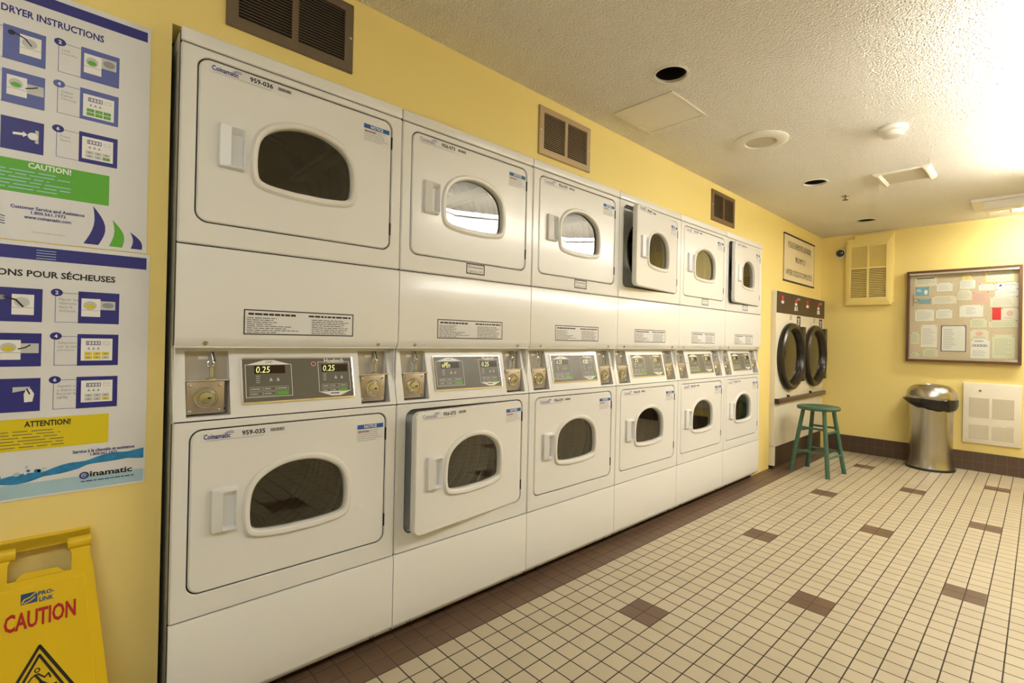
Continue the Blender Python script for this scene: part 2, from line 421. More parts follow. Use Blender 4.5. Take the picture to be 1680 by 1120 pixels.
# ceiling with three round openings for the downlights
HOLES = [(0.50, 1.974, 0.071), (0.494, 4.03, 0.078), (0.493, 5.567, 0.082)]
b = MB()
xb = [WX-1.0, 0.35, 0.65, RX+T]; yb = [BY-T]
for _, y, _r2 in HOLES: yb += [y-.15, y+.15]
yb.append(FY+T)
for i in range(3):
    for j in range(len(yb)-1):
        x0, x1, y0, y1 = xb[i], xb[i+1], yb[j], yb[j+1]
        if i == 1 and j % 2 == 1:
            cx, cy, r = HOLES[j//2]
            n = 32; angs = [2*PI*(k+.5)/n for k in range(n)]
            sq = at_angles([(x1, y1), (x0, y1), (x0, y0), (x1, y0)], (cx, cy), angs + [])
            ci = [(cx+r*math.cos(a), cy+r*math.sin(a)) for a in angs]
            b.loft([[(p[0], p[1], H) for p in sq], [(p[0], p[1], H) for p in ci]], 'ceiling')
            for px_, py_ in ((x1, y1), (x0, y1), (x0, y0), (x1, y0)):      # corner slivers
                a = math.atan2(py_-cy, px_-cx) % (2*PI); k = int(a/(2*PI)*n-.5) % n
                b.add([(sq[k][0], sq[k][1], H), (px_, py_, H), (sq[(k+1) % n][0], sq[(k+1) % n][1], H)], [[0, 1, 2]], 'ceiling')
        else:
            b.add([(x0, y0, H), (x1, y0, H), (x1, y1, H), (x0, y1, H)], [[0, 1, 2, 3]], 'ceiling')
struct(b.build('ceiling', smooth=False))

# ================================================================== STACKED DRYERS
Z0, Z1, Z2, Z3, Z4, Z5, Z6 = 0.035, 0.3248, 0.8901, 1.1034, 1.3969, 1.9617, 2.0039
DH, DW = 0.467, 0.594
INNER = [(-.145, .57), (-.144, .64), (-.129, .684), (-.095, .713), (-.048, .732), (0, .737), (.048, .732), (.095, .713), (.129, .684), (.144, .64), (.145, .57), (.128, .543), (.06, .534), (0, .533), (-.06, .534), (-.128, .543)]
OUTER = [(-.168, .57), (-.167, .645), (-.150, .695), (-.110, .733), (-.055, .754), (0, .759), (.055, .754), (.110, .733), (.150, .695), (.167, .645), (.168, .57), (.148, .523), (.07, .508), (0, .506), (-.07, .508), (-.148, .523)]
YC = 0.346
sh = lambda L: [(y+YC-0.638, z-0.396) for y, z in L]      # door-local: hinge edge at y=0, bottom at z=0
IN, OUT = catmull(sh(INNER)), catmull(sh(OUTER))
WC = (YC-0.638, 0.244)
def mid(A, B, t): return [(a[0]+(b_[0]-a[0])*t, a[1]+(b_[1]-a[1])*t) for a, b_ in zip(A, B)]
_mesh = {}
def cached(key, name, fn, parent, loc=(0, 0, 0), rotz=0.0):
    if key not in _mesh:
        o = fn().build(name, parent, loc, rotz); _mesh[key] = o.data; return o
    return put(name, _mesh[key], parent, loc, rotz)
def door_panel():
    b = MB()
    o0 = rrect(-DW, 0, 0, DH, 0.030, 8); o1 = rrect(-DW+.004, -.004, .004, DH-.004, 0.027, 8)
    angs = sorted([math.atan2(p[1]-WC[1], p[0]-WC[0]) for p in o1]+[2*PI*k/96-PI+.013 for k in range(96)])
    o0, o1 = at_angles(o0, WC, angs), at_angles(o1, WC, angs)
    hole = at_angles(mid(IN, OUT, 0.25), WC, angs)
    b.loft([yz(hole, -.03), yz(o1, -.03), yz(o0, -.026), yz(o0, -.004), yz(o1, 0.0), yz(hole, 0.0)], 'enamel', closed=True)
    return b
def door_ring():
    b = MB()
    b.loft([yz(OUT, 0.0), yz(mid(OUT, IN, .12), .0055), yz(mid(OUT, IN, .35), .009), yz(mid(OUT, IN, .72), .008), yz(mid(OUT, IN, .92), .003), yz(IN, -.010), yz(IN, -.024)], 'plastic')
    return b
def door_glass():
    b = MB(); cen = (WC[0], 0.244)
    loops = []
    for k in range(7):
        t = k/6*0.985; loops.append(yz([(p[0]+(cen[0]-p[0])*t, p[1]+(cen[1]-p[1])*t) for p in IN], 0)); loops[-1] = [(-.0125-.0020*max(0, 1-((p[1]-cen[0])**2+(p[2]-cen[1])**2)/.024), p[1], p[2]) for p in loops[-1]]
    b.loft(loops, 'door_glass', cap1=True)
    return b
def door_handle():
    b = MB(); y0, y1, z0, z1 = 0.093-.638, 0.163-.638, .559-.396, .690-.396
    o = rrect(y0, y1, z0, z1, .006, 3); o2 = rrect(y0+.004, y1-.003, z0+.004, z1-.004, .005, 3)
    p = rrect(y0+.030, y1-.005, z0+.008, z1-.010, .004, 3); q = rrect(y0+.034, y1-.008, z0+.014, z1-.026, .004, 3)
    b.loft([yz(o, 0), [(.011+.008*max(0, min(1, (a-y0)/.03)), a, c) for a, c in o2], [(.020, a, c) for a, c in p], yz(q, .0015)], 'handle', cap1=True)
    return b
def serial_sticker(num, bold_l):
    p = Print('left', (0.0007, -.638, 0)); v = .436
    p.slab(.068, v-.004, .298, v+.024, 'paper')
    p.text('Coinamatic', .074, v+.004, .142, v+.019, 'navy', bold=bold_l)
    for k in range(3): p.line([(.124+k*.004, v+.016+k*.0028), (.138, v+.0185+k*.0024), (.150, v+.0165+k*.003)], .0013, 'midblue')
    p.rect(.080, v-.0005, .232, v+.0008, 'grey')
    p.text(num, .172, v+.006, .236, v+.021, 'black', bold=True)
    rnd = random.Random(num); u = .251
    while u < .290: wdt = rnd.uniform(.0012, .003); p.rect(u, v+.009, u+wdt, v+.019, 'black'); u += wdt+rnd.uniform(.0006, .0018)
    p.smallprint(.150, v-.003, .235, v+.003, 1, 'lightgrey', fill=.5, seed=3)
    return p
def notice_sticker():
    p = Print('left', (0.0007, -.638, 0)); p.slab(.531, .372, .630, .434, 'paper')
    p.rect(.532, .418, .629, .4335, 'blue'); p.text('NOTICE', .557, .4205, .604, .4315, 'white', bold=True)
    p.smallprint(.535, .374, .626, .415, 6, 'grey', fill=.28, seed=5)
    p.smallprint(.535, .403, .580, .4145, 1, 'red', fill=.3, seed=6)
    return p
def hinge_part():
    b = MB(); b.box(-.012, .001, .0006, .0038, -.022, .022, 'dark'); return b
def front_frame(z0, z1, dz):
    b = MB()
    o0 = rrect(.0015, UW-.0015, z0, z1, .006, 8); o1 = rrect(.0055, UW-.0055, z0+.004, z1-.004, .005, 8)
    h = rrect(.044-.004, .638+.004, dz-.004, dz+DH+.004, .033, 8)
    h1 = rrect(.044-.002-.004, .638+.002+.004, dz-.006, dz+DH+.006, .034, 8)
    b.loft([yz(o0, -.022), yz(o0, -.004), yz(o1, 0), yz(h1, 0), yz(h, -.003), yz(h, -.036)], 'enamel')
    g = rrect(.044-.0006, .638+.0006, dz-.0006, dz+DH+.0006, .030, 8)
    b.loft([yz(h, -.007), yz(g, -.007), yz(g, -.012)], 'seal_and_gap_shade')  # black strip in the door gap, painting in its shade
    return b
DY, DR = 0.32, 0.195
def bulkhead(zc, dz):
    b = MB(); h = rrect(.038, .644, dz-.006, dz+DH+.006, .03, 8)
    ang = sorted([math.atan2(p[1]-zc, p[0]-DY) for p in h]+[2*PI*k/64-PI+.017 for k in range(64)])
    h = at_angles(h, (DY, zc), ang)
    ring = [(DY+DR*math.cos(a), zc+DR*math.sin(a)) for a in ang]
    b.loft([yz(h, -.036), yz(ring, -.036), yz(ring, -.044)], 'bulkhead'); return b
def drum(zc):
    b = MB()
    b.lathe([(DR+.004, -.0365), (DR+.001, -.034), (DR-.006, -.036), (DR-.006, -.075)], 'seal_and_gap_shade', (0, DY, zc), 'x', 48, False, False)
    prof = [(DR-.002, -.072), (.255, -.08)]
    for k in range(9): x = -.10-k*.055; prof += [(.262, x), (.262, x-.022), (.256, x-.028), (.256, x-.046)]
    b.lathe(prof+[(.25, -.60), (.0, -.605)], 'drum', (0, DY, zc), 'x', 48, False, False)
    for k in range(3):
        a = math.radians(35+120*k); c, s_ = math.cos(a), math.sin(a)
        L = []
        for x in (-.09, -.59):
            L.append([(x, DY+c*r-s_*w_, zc+s_*r+c*w_) for r, w_ in ((.262, -.03), (.19, -.006), (.19, .006), (.262, .03))])
        b.loft(L, 'drum', True, True)
    return b
def cabinet():
    b = MB()
    b.box(-.72, -.02, .003, .006, Z0, Z6-.004, 'enamel'); b.box(-.72, -.02, UW-.006, UW-.003, Z0, Z6-.004, 'enamel')
    b.box(-.723, -.72, .003, UW-.003, Z0, Z6-.004, 'enamel')
    for z in (Z1, Z2, Z3-.012, Z4): b.box(-.70, -.07, .006, UW-.006, z-.004, z, 'dark')
    for y in (.0003, UW-.0043):
        for za, zb in ((Z0+.01, Z2-.004), (Z3+.004, Z6-.01)): b.box(-.021, -.010, y, y+.004, za, zb, 'seal_and_gap_shade')  # black strips painting the shade between neighbouring dryers
    for z in (Z1, Z2, Z4, Z5): b.box(-.021, -.007, .008, UW-.008, z-.006, z+.006, 'seal_and_gap_shade')  # black strips behind the panel seams, standing in for their shade
    for y in (.04, UW-.04):
        for x in (-.12, -.66): b.lathe([(.018, 0), (.018, .012), (.008, .014), (.008, Z0+.004)], 'dark', (x, y, 0), 'z', 12)
    b.box(-.70, -.05, .006, UW-.006, Z0, Z0+.003, 'dark')
    return b
def top_panel():
    b = MB(); b.box(-.72, .001, .0015, UW-.0015, Z5+.0015, Z6, 'enamel', .006, 3); return b
def apron():
    b = MB(); z0, z1 = Z3, Z4-.0015
    b.prism([(-.03, z0), (-.014, z0), (-.010, z0+.004), (-.001, z0+.024), (0, z0+.03), (0, z1-.007), (-.002, z1-.002), (-.007, z1), (-.03, z1)], .0015, UW-.0015, 'enamel')
    b.box(-.075, -.012, .0015, UW-.0015, Z3-.002, Z3+.004, 'enamel')
    return b
def base_panel():
    b = MB(); z0, z1 = Z0, Z1-.0015
    b.prism([(-.03, z0), (-.022, z0), (-.018, z0+.003), (-.001, z0+.024), (0, z0+.03), (0, z1-.007), (-.002, z1-.002), (-.007, z1), (-.03, z1)], .0015, UW-.0015, 'enamel')
    return b
def screw_part():
    b = MB()
    b.lathe([(.0075, -.006), (.0075, .0), (.005, .003), (.0, .0035)], 'chrome', (0, 0, 0), 'x', 14, True, False)
    b.box(.002, .0042, -.004, .004, -.0008, .0008, 'dark')
    return b
ZB, ZT, DS = Z2+.003, Z3-.002, 0.05
SL = math.hypot(DS, ZT-ZB)
def sp(y, t, off=0.0):
    n = Vector((ZT-ZB, 0, DS)).normalized()
    return (-DS*t+n.x*off, y, ZB+(ZT-ZB)*t+n.z*off)
POCK = ((.032, .142), (.547, .657))
PT0, PT1 = 0.045, 0.945
def control_panel():
    b = MB(); ys = [.0015, POCK[0][0], POCK[0][1], POCK[1][0], POCK[1][1], UW-.0015]; ts = [0, PT0, PT1, 1]
    for i in range(5):
        for j in range(3):
            if i in (1, 3) and j == 1: continue
            b.add([sp(ys[i], ts[j]), sp(ys[i+1], ts[j]), sp(ys[i+1], ts[j+1]), sp(ys[i], ts[j+1])], [[0, 1, 2, 3]], 'enamel')
    for y0, y1 in POCK:                                   # the two coin pockets
        F = [sp(y0, PT0), sp(y1, PT0), sp(y1, PT1), sp(y0, PT1)]; Bk = [(-.062, p[1], p[2]) for p in F]
        b.loft([F, Bk], 'enamel')
    b.add([sp(.0015, 0), sp(UW-.0015, 0), (-.07, UW-.0015, ZB), (-.07, .0015, ZB)], [[0, 1, 2, 3]], 'enamel')
    for y in (.0015, UW-.0015): b.add([sp(y, 0), sp(y, 1), (-.07, y, ZT), (-.07, y, ZB)], [[0, 1, 2, 3]], 'enamel')
    return b
def coin_mech(k):
    y0, y1 = POCK[k]; b = MB()
    b.box(-.064, -.060, y0, y1, ZB+.008, ZT-.01, 'zinc')
    b.box(-.060, -.0595, y0+.035, y0+.06, 1.066, 1.076, 'plastic')
    b.box(-.062, -.017, y0-.0, y1, 1.0035, 1.0075, 'alu', .0008, 1)
    yk = y0+.066
    b.lathe([(.014, 0), (.014, .003), (.010, .005), (.0055, .006), (.0055, .036), (.008, .038), (.008, .042)], 'chrome', (-.040, yk, 1.0075), 'z', 16)
    b.tube([(-.040, yk-.003+.0085*math.cos(a), 1.052+.0085*math.sin(a)) for a in [2*PI*i/16 for i in range(16)]], .003, 'chrome', 8, closed=True)
    b.tube([(-.046, yk+.008, 1.060), (-.052, yk+.003, 1.088)], .0038, 'black', 8)
    b.tube([(-.044, yk+.004, 1.062), (-.050, yk, 1.086)], .002, 'chrome', 8)
    return b
def coin_box(k):
    y0, y1 = POCK[k]; b = MB(); ym = y0+.046
    b.box(-.058, -.020, y0+.002, y0+.096, .9085, 1.003, 'steel', .002, 2)
    zc = .955
    b.lathe([(.031, -.020), (.031, -.018), (.027, -.014), (.024, -.014), (.022, -.017), (.019, -.017), (.017, -.013), (.0, -.012)], 'chrome', (0, ym+.004, zc), 'x', 28, True, False)
    b.box(-.0125, -.0105, ym+.007, ym+.015, zc-.003, zc+.002, 'black')
    for a in (-.036, .038):
        for c in (-.037, .037): b.lathe([(.0042, -.021), (.0042, -.018), (.002, -.0165)], 'chrome', (0, ym+a, zc+c), 'x', 10)
    b.lathe([(.003, -.059), (.003, -.055)], 'black', (0, y1-.006, .916), 'x', 8)
    return b
DU0, DU1, DV0, DV1 = .176, .519, (.934-ZB)/.972, (1.065-ZB)/.972
def seg_text(p, s_, u0, v0, u1, v1, mat, l): p.text(s_, u0, v0, u1, v1, mat, l, shear=0.12)
def display(left, right):
    V = Vector((-DS, 0, ZT-ZB)).normalized()
    p = Print('x', (0, 0, ZB), (0, 1, 0), V, step=.0004); p.o += p.N*.004
    fu = lambda f: DU0+(DU1-DU0)*f
    fv = lambda f: DV1-(DV1-DV0)*f
    L = rrect(DU0-.005, DU1+.005, DV0-.006, DV1+.005, .004, 3); L2 = rrect(DU0, DU1, DV0, DV1, .002, 3)
    Q = lambda LL, h: [p.o+p.U*a+p.V*c+p.N*h for a, c in LL]
    p.loft([Q(L, -.004), Q(L, .0), Q(L2, .0008), Q(L2, -.0006)], 'alu')
    p.loft([Q(L2, -.0006), Q(L2, -.0005)], 'olive', False, True)
    for x0, x1, up in ((.022, .415, True), (.66, .975, False)):
        t0, t1 = (.13, .90) if up else (.09, .86)
        p.border(fu(x0), fv(t1), fu(x1), fv(t0), .0016, 'white')
        if up:
            p.poly([(fu(x0+.02), fv(t0)), (fu(x1-.02), fv(t0)), (fu(.26), fv(.03)), (fu(.18), fv(.03))], 'white'); p.text('LOAD', fu(.19), fv(.10), fu(.25), fv(.055), 'black', 2)
        else:
            p.poly([(fu(x0+.01), fv(t1)), (fu(.78), fv(.965)), (fu(.87), fv(.965)), (fu(x1-.01), fv(t1))], 'white')
            p.smallprint(fu(.77), fv(.93), fu(.89), fv(.87), 1, 'black', 2, .5, 4)
            p.rect(fu(.715), fv(.125), fu(.925), fv(.045), 'olive', 2); p.text('Huebsch', fu(.722), fv(.125), fu(.918), fv(.005), 'white', 3, True)
        dx = .085 if up else .045
        p.rect(fu(x0+dx-.01), fv(.35), fu(x0+dx+.25), fv(.16), 'led_back')
        seg_text(p, left if up else right, fu(x0+dx), fv(.33), fu(x0+dx+.115), fv(.18), 'led', 2)
        p.smallprint(fu(x0+dx), fv(.58), fu(x0+dx+.05), fv(.38), 4, 'lightgrey', 1, .35, 8)
        for q in (.125, .185): p.poly([(fu(x0+dx+q-.015), fv(.53)), (fu(x0+dx+q+.015), fv(.53)), (fu(x0+dx+q), fv(.44))], 'lightgrey', 1)
        wd = (x1-x0-.06)/3
        for r in range(2):
            for k in range(3):
                a0 = x0+.03+k*wd; v1_, v0_ = (.66, .755) if r == 0 else (.775, .865)
                if r == 1 and k == 2: p.rect(fu(a0), fv(v0_), fu(a0+wd-.006), fv(v1_), 'keygreen', 1); p.rect(fu(a0+.02), fv(v0_-.02), fu(a0+wd-.03), fv(v1_+.04), 'white', 2) if False else None
                else:
                    p.border(fu(a0), fv(v0_), fu(a0+wd-.006), fv(v1_), .0009, 'lightgrey'); p.smallprint(fu(a0+.012), fv(v0_-.02), fu(a0+wd-.02), fv(v1_+.02), 1, 'lightgrey', 1, .5, r*3+k)
    p.circle(fu(.62), fv(.14), .008, .0022, 'note_p'); p.disc(fu(.62), fv(.14), .003, .003, 'red')
    return p
def instruction_label():
    p = Print('left', (.0007, 0, 0)); u0, v0, u1, v1 = .168, 1.141, .510, 1.221
    p.slab(u0, v0, u1, v1, 'paper', r=.004); p.border(u0+.0015, v0+.0015, u1-.0015, v1-.0015, .0035, 'black')
    p.smallprint(u0+.014, v1-.020, u0+.150, v1-.010, 1, 'black', fill=.62, seed=11, full=1); p.smallprint(u0+.19, v1-.020, u1-.012, v1-.010, 1, 'black', fill=.55, seed=12, full=1)
    p.smallprint(u0+.010, v0+.006, u0+.160, v1-.024, 8, 'black', fill=.32, seed=13, full=.4); p.smallprint(u0+.20, v0+.006, u1-.008, v1-.024, 8, 'black', fill=.32, seed=14, full=.75)
    return p
def logo_sticker():
    p = Print('left', (.0007, 0, 0)); u0, v0, u1, v1 = .303, 1.4145, .403, 1.4625
    p.slab(u0, v0, u1, v1, 'paper', r=.004); p.border(u0+.0015, v0+.0015, u1-.0015, v1-.0015, .0048, 'black')
    p.circle(u0+.017, v1-.016, .0065, .0022, 'navy'); p.text('oinamatic', u0+.026, v1-.021, u1-.010, v1-.011, 'black')
    p.text('1-800-561-1972', u0+.012, v0+.008, u1-.012, v0+.018, 'vent_brown')
    return p

numbers = [('959-036', '959-035'), ('956-073', '956-072'), ('956-075', '956-074'), ('956-077', '956-076'), ('956-079', '956-078'), ('956-081', '956-080')]
leds = [('0.25', '0.25'), ('oPEn', '0.25'), ('0.25', '0.25'), ('25', '25'), ('25', '25'), ('25', '25')]
opened = {(1, 0): 6.0, (3, 1): 8.3, (5, 1): 4.9}
labels = ['white stacked coin dryer closest to the camera, numbered 959-036 over 959-035',
          'white stacked coin dryer second in the row, lower door ajar and numbered 956-072',
          'white stacked coin dryer third in the row, both doors shut, under a tan wall vent',
          'white stacked coin dryer fourth in the row, its upper door hanging open',
          'white stacked coin dryer fifth in the row, both doors shut, between open ones',
          'white stacked coin dryer at the far end, upper door ajar beside yellow wall']
for i in range(6):
    R = thing('stacked_dryer', labels[i], 'dryer', (0, Y0+UW*i, 0), 0, 'row of stacked coin dryers')
    cached('cab', 'cabinet', cabinet, R); cached('top', 'top_panel', top_panel, R); cached('apr', 'apron_panel', apron, R); cached('bas', 'base_panel', base_panel, R)
    for yy in (.075, UW-.075):
        cached('scr', 'screw', screw_part, R, (-.006, yy, Z3+.013)); cached('scr', 'screw', screw_part, R, (-.009, yy, Z0+.013))
    cached('ins', 'instruction_label', instruction_label, R)
    if i in (1, 2, 4, 5): cached('logo', 'phone_sticker', logo_sticker, R)
    cp = cached('cp', 'control_panel', control_panel, R)
    cached('disp'+str(leds[i]), 'display', lambda: display(*leds[i]), cp)
    for k in (0, 1):
        cached('cm%d' % k, 'coin_slide', lambda: coin_mech(k), cp); cached('cb%d' % k, 'coin_box', lambda: coin_box(k), cp)
    for up in (1, 0):
        z0, z1, dz, zc = (Z4+.0015, Z5-.0015, 1.4665, 1.698) if up else (Z1+.0015, Z2-.0015, .3955, .627)
        nm = 'upper_' if up else 'lower_'
        cached(nm+'f', nm+'front_frame', lambda: front_frame(z0, z1, dz), R)
        cached(nm+'b', nm+'bulkhead', lambda: bulkhead(zc, dz), R)
        cached(nm+'d', nm+'drum', lambda: drum(zc), R)
        ang = math.radians(opened.get((i, up), 0))
        D = cached('door', 'door', door_panel, R, (0, .638, dz), ang)
        cached('ring', 'window_frame', door_ring, D); cached('glass', 'window_glass', door_glass, D); cached('hnd', 'door_handle', door_handle, D)
        n = numbers[i][0 if up else 1]
        cached('num'+n, 'number_sticker', lambda: serial_sticker(n, i == 0), D); cached('not', 'notice_sticker', notice_sticker, D)
        for hz in (.075, DH-.075): cached('hg', 'hinge', hinge_part, D, (0, 0, hz))

# ================================================================== DOUBLE TUMBLER at the end of the wall
TXF, TY0, TY1, TZ = -0.018, 4.735, 6.150, 1.648
R = thing('double_dryer', 'almond double tumble dryer with two black ring doors behind the green stool', 'dryer', (TXF, TY0, 0))
TL = TY1-TY0
b = MB(); b.box(-.60, 0, 0, TL, .20, TZ, 'tumbler_white', .004, 2); b.box(-.60, 0, 0, .03, .03, .21, 'tumbler_white'); b.build('cabinet', R)
b = MB(); b.box(-.58, -.012, .031, TL-.002, .0, .199, 'brown_panel'); b.build('toe_kick', R)
b = MB(); b.lathe([(.022, 0), (.022, .012), (.01, .014), (.01, .034)], 'seal_and_gap_shade', (-.025, .018, 0), 'z', 14); b.build('foot', R)
cpn = MB(); cpn.box(-.002, .006, .004, TL-.004, 1.443, TZ-.006, 'brown_panel', .002, 1); CP = cpn.build('control_panel', R)
for c0 in (0.0, .70):
    for yy, hh, w_ in ((.11, .045, .05), (.47, .035, .05)):
        p = Print('left', (.0064, 0, 0)); p.rect(c0+yy-.008, 1.533, c0+yy+w_+.008, 1.560, 'white'); p.rect(c0+yy, 1.558, c0+yy+w_, 1.56+hh, 'note_r', 2); p.build('coin_slot', CP)
    p = Print('left', (.0064, 0, 0)); p.text('DRY', c0+.53, 1.588, c0+.62, 1.612, 'white'); p.build('panel_lettering', CP)
    for a in (0, .05):
        for v in (1.492, 1.513):
            b = MB(); b.lathe([(.012, .005), (.012, .012), (.008, .014), (0, .014)], 'plastic', (0, c0+.46+a, v), 'x', 14, True, False); b.build('push_button', CP)
for c0 in (.35, 1.055):
    zc = 1.034
    b = MB()
    b.lathe([(.318, 0), (.325, .018), (.318, .045), (.298, .058), (.275, .052), (.262, .034), (.255, .012)], 'ring_black', (0, c0, zc), 'x', 48, False, False)
    D = b.build('round_door', R)
    b = MB(); b.lathe([(.256, .012), (.18, .022), (.09, .028), (.0, .030)], 'door_glass', (0, c0, zc), 'x', 48, False, False); b.build('door_glass', D)
    b = MB(); b.lathe([(.27, .0022), (.0, .002)], 'drum', (0, c0, zc), 'x', 40, False, False); b.build('drum_face', R)
    b = MB(); b.box(0, .042, c0+.27, c0+.345, zc-.25, zc+.295, 'brown_panel', .004, 2); b.build('hinge_cover', R)
    p = Print('left', (.0008, 0, 0))
    p.slab(c0+.195, 1.325, c0+.30, 1.432, 'black'); p.text('DRY', c0+.215, 1.345, c0+.28, 1.415, 'white', bold=True); p.build('black_sticker', R)
    p = Print('left', (.0008, 0, 0)); p.slab(c0-.005, 1.385, c0+.06, 1.438, 'note'); p.smallprint(c0, 1.39, c0+.055, 1.435, 3, 'vent_brown', fill=.4, seed=2); p.build('tan_sticker', R)
b = MB(); b.box(0, .035, .0, TL, .603, .645, 'bar_brown', .006, 2); BR = b.build('lint_drawer_bar', R)
b = MB(); b.box(-.001, .036, -.002, .018, .600, .648, 'seal_and_gap_shade'); b.build('bar_end', BR)
for yy in (.30, .95):
    b = MB(); b.box(.002, .02, yy, yy+.03, .645, .665, 'seal_and_gap_shade'); b.build('latch', R)

# ================================================================== WALL VENTS
def wall_vent(y0, y1, z0, z1, mat, label, nslat):
    R = thing('vent_grille', label, 'vent', (WX, y0, z0), 0, 'vent grilles above the dryers')
    Wd, Ht = y1-y0, z1-z0; fr = .032; g = MB()
    L0 = rrect(0, Wd, 0, Ht, .003, 2); L1 = rrect(.004, Wd-.004, .004, Ht-.004, .003, 2); L2 = rrect(fr, Wd-fr, fr, Ht-fr, .002, 2)
    g.loft([yz(L0, 0), yz(L0, .006), yz(L1, .010), yz(L2, .010), yz(L2, .002)], mat)
    mid_ = Wd/2; g.box(.001, .0095, mid_-.010, mid_+.010, fr-.002, Ht-fr+.002, mat)
    g.build('frame', R)
    k = MB(); k.box(.0, .0012, fr-.004, Wd-fr+.004, fr-.004, Ht-fr+.004, 'dark'); k.build('backing', R)
    for a, c in ((fr, mid_-.010), (mid_+.010, Wd-fr)):
        s_ = MB()
        for q in range(nslat):
            zz = fr+(Ht-2*fr)*(q+.5)/nslat; h = (Ht-2*fr)/nslat*.28
            s_.loft([[(.0018, y, zz+h*1.1), (.0086, y, zz-h*1.0), (.0086, y, zz-h*1.0-.0016), (.0018, y, zz+h*1.1-.0016)] for y in (a, c)], mat, True, True)
        s_.build('louvers', R)
    for yy in (.012, Wd-.012):
        s_ = MB(); s_.lathe([(.005, .009), (.005, .0112), (.002, .0125)], 'chrome', (0, yy, Ht/2), 'x', 10); s_.build('screw', R)
wall_vent(.356, .749, 2.085, 2.331, 'vent_dark', 'dark brown-grey vent grille above the dryer numbered 959-036', 19)
wall_vent(1.687, 2.081, 2.064, 2.307, 'vent_tan', 'tan framed vent grille above the third dryer', 19)
wall_vent(3.508, 3.903, 2.074, 2.310, 'vent_brown', 'small-looking brown vent grille farthest from the camera, above the fifth dryer', 17)

# ================================================================== POSTERS on the left wall
def pict_machine(p, u, v, w_, h, ink, sideways=False):       # little picture of a machine
    p.rect(u, v, u+w_, v+h, 'white', 3); p.line([(u, v+h*.35), (u+w_, v+h*.35)], h*.02, 'grey', 4)
    p.disc(u+w_*.45, v+h*.62, w_*.36, h*.24, 'lightgrey', 4); p.disc(u+w_*.45, v+h*.56, w_*.26, h*.12, ink, 5)
def pict_panel(p, u, v, w_, h, ink, rows):
    p.rect(u, v, u+w_, v+h, 'white', 3)
    p.border(u+w_*.16, v+h*.70, u+w_*.62, v+h*.88, h*.03, 'midblue', 4); p.border(u+w_*.7, v+h*.72, u+w_*.9, v+h*.86, h*.02, 'lightgrey', 4)
    for k in range(4): p.rect(u+w_*(.2+.1*k), v+h*.73, u+w_*(.25+.1*k), v+h*.85, 'grey', 4)
    for k in range(3): p.poly([(u+w_*(.2+.15*k), v+h*.5), (u+w_*(.29+.15*k), v+h*.5), (u+w_*(.245+.15*k), v+h*.62)], 'grey', 4)
    for r in range(2):
        for k in range(3):
            m_ = ink if (rows[r] or (r == 1 and k == 2)) and not (rows[r] and r == 1 and k == 2 and rows[0] == 2) else 'lightgrey'
            p.rect(u+w_*(.12+.27*k), v+h*(.24-.17*r), u+w_*(.36+.27*k), v+h*(.38-.17*r), m_, 4); p.rect(u+w_*(.2+.27*k), v+h*(.28-.17*r), u+w_*(.28+.27*k), v+h*(.34-.17*r), 'grey', 5)
def card(p, uc, vt, vb, ul, um, ur, num, fill, txt, sd):
    p.border(ul, vb+.001, um+.002, vt-.006, .0012, 'midblue', 1); p.rect(um, vb, ur, vt, fill, 2)
    p.disc(ul+.003, vt-.006, .011, .0095, fill if num != '2' else 'navy', 3); p.text(num, ul+.000, vt-.0105, ul+.006, vt-.0015, 'white', 4, True)
    for k, tline in enumerate(txt): p.text(tline, ul+.007, vt-.026-k*.0095, ul+.007+.0036*len(tline), vt-.0195-k*.0095, 'grey', 2)
def poster(u0, u1, v0, v1):
    p = Print('left', (WX+.0022, 0, 0)); p.slab(u0, v0, u1, v1, 'poster', .0018); return p
p = poster(-.262, .179, 1.362, 1.988)
p.rect(-.262+.008, 1.947, .1715, 1.974, 'navy'); p.text('DRYER INSTRUCTIONS', -.104, 1.9065, .081, 1.9245, 'navy', bold=True)
rows1 = [(1.879, 1.797, '2', 'midblue', ('Load', 'Laundry.')), (1.7735, 1.693, '4', 'midblue', ('Select', 'Fabric', 'Setting.')), (1.660, 1.5815, '6', 'navy', ('Press', 'Start.'))]
for vt, vb, num, fl, tx in rows1:
    card(p, 0, vt, vb, -.005, .037, .113, num, fl, tx, 1); card(p, 0, vt-.003, vb-.003, -.150, -.100, -.027, str(int(num)-1), fl, (), 2)
pict_machine(p, .043, 1.815, .034, .050, 'green'); p.rect(.077, 1.838, .107, 1.866, 'lightgrey', 3); p.disc(.092, 1.852, .012, .009, 'grey', 4)
pict_panel(p, .043, 1.702, .061, .058, 'green', (1, 1)); pict_panel(p, .043, 1.592, .061, .057, 'green', (0, 0))
pict_machine(p, -.072, 1.815, .037, .048, 'lightgrey'); p.line([(-.082, 1.862), (-.062, 1.853), (-.052, 1.840)], .003, 'black', 6); p.disc(-.086, 1.860, .006, .006, 'black', 6)
pict_machine(p, -.092, 1.710, .034, .048, 'green'); p.rect(-.058, 1.722, -.029, 1.746, 'lightgrey', 3); p.line([(-.06, 1.733), (-.048, 1.738), (-.040, 1.742)], .003, 'black', 6)
p.poly([(-.08, 1.616), (-.063, 1.618), (-.063, 1.614), (-.055, 1.621), (-.063, 1.628), (-.063, 1.624), (-.08, 1.622)], 'white', 4); p.disc(-.046, 1.62, .009, .009, 'white', 4); p.poly([(-.042, 1.604), (-.036, 1.604), (-.036, 1.636), (-.042, 1.636)], 'lightgrey', 3)
p.rect(-.255, 1.478, .098, 1.558, 'green'); p.text('CAUTION!', -.053, 1.541, .024, 1.5555, 'white', bold=True)
p.smallprint(-.24, 1.484, .075, 1.536, 6, 'paleblue', fill=.28, seed=21, full=.7)
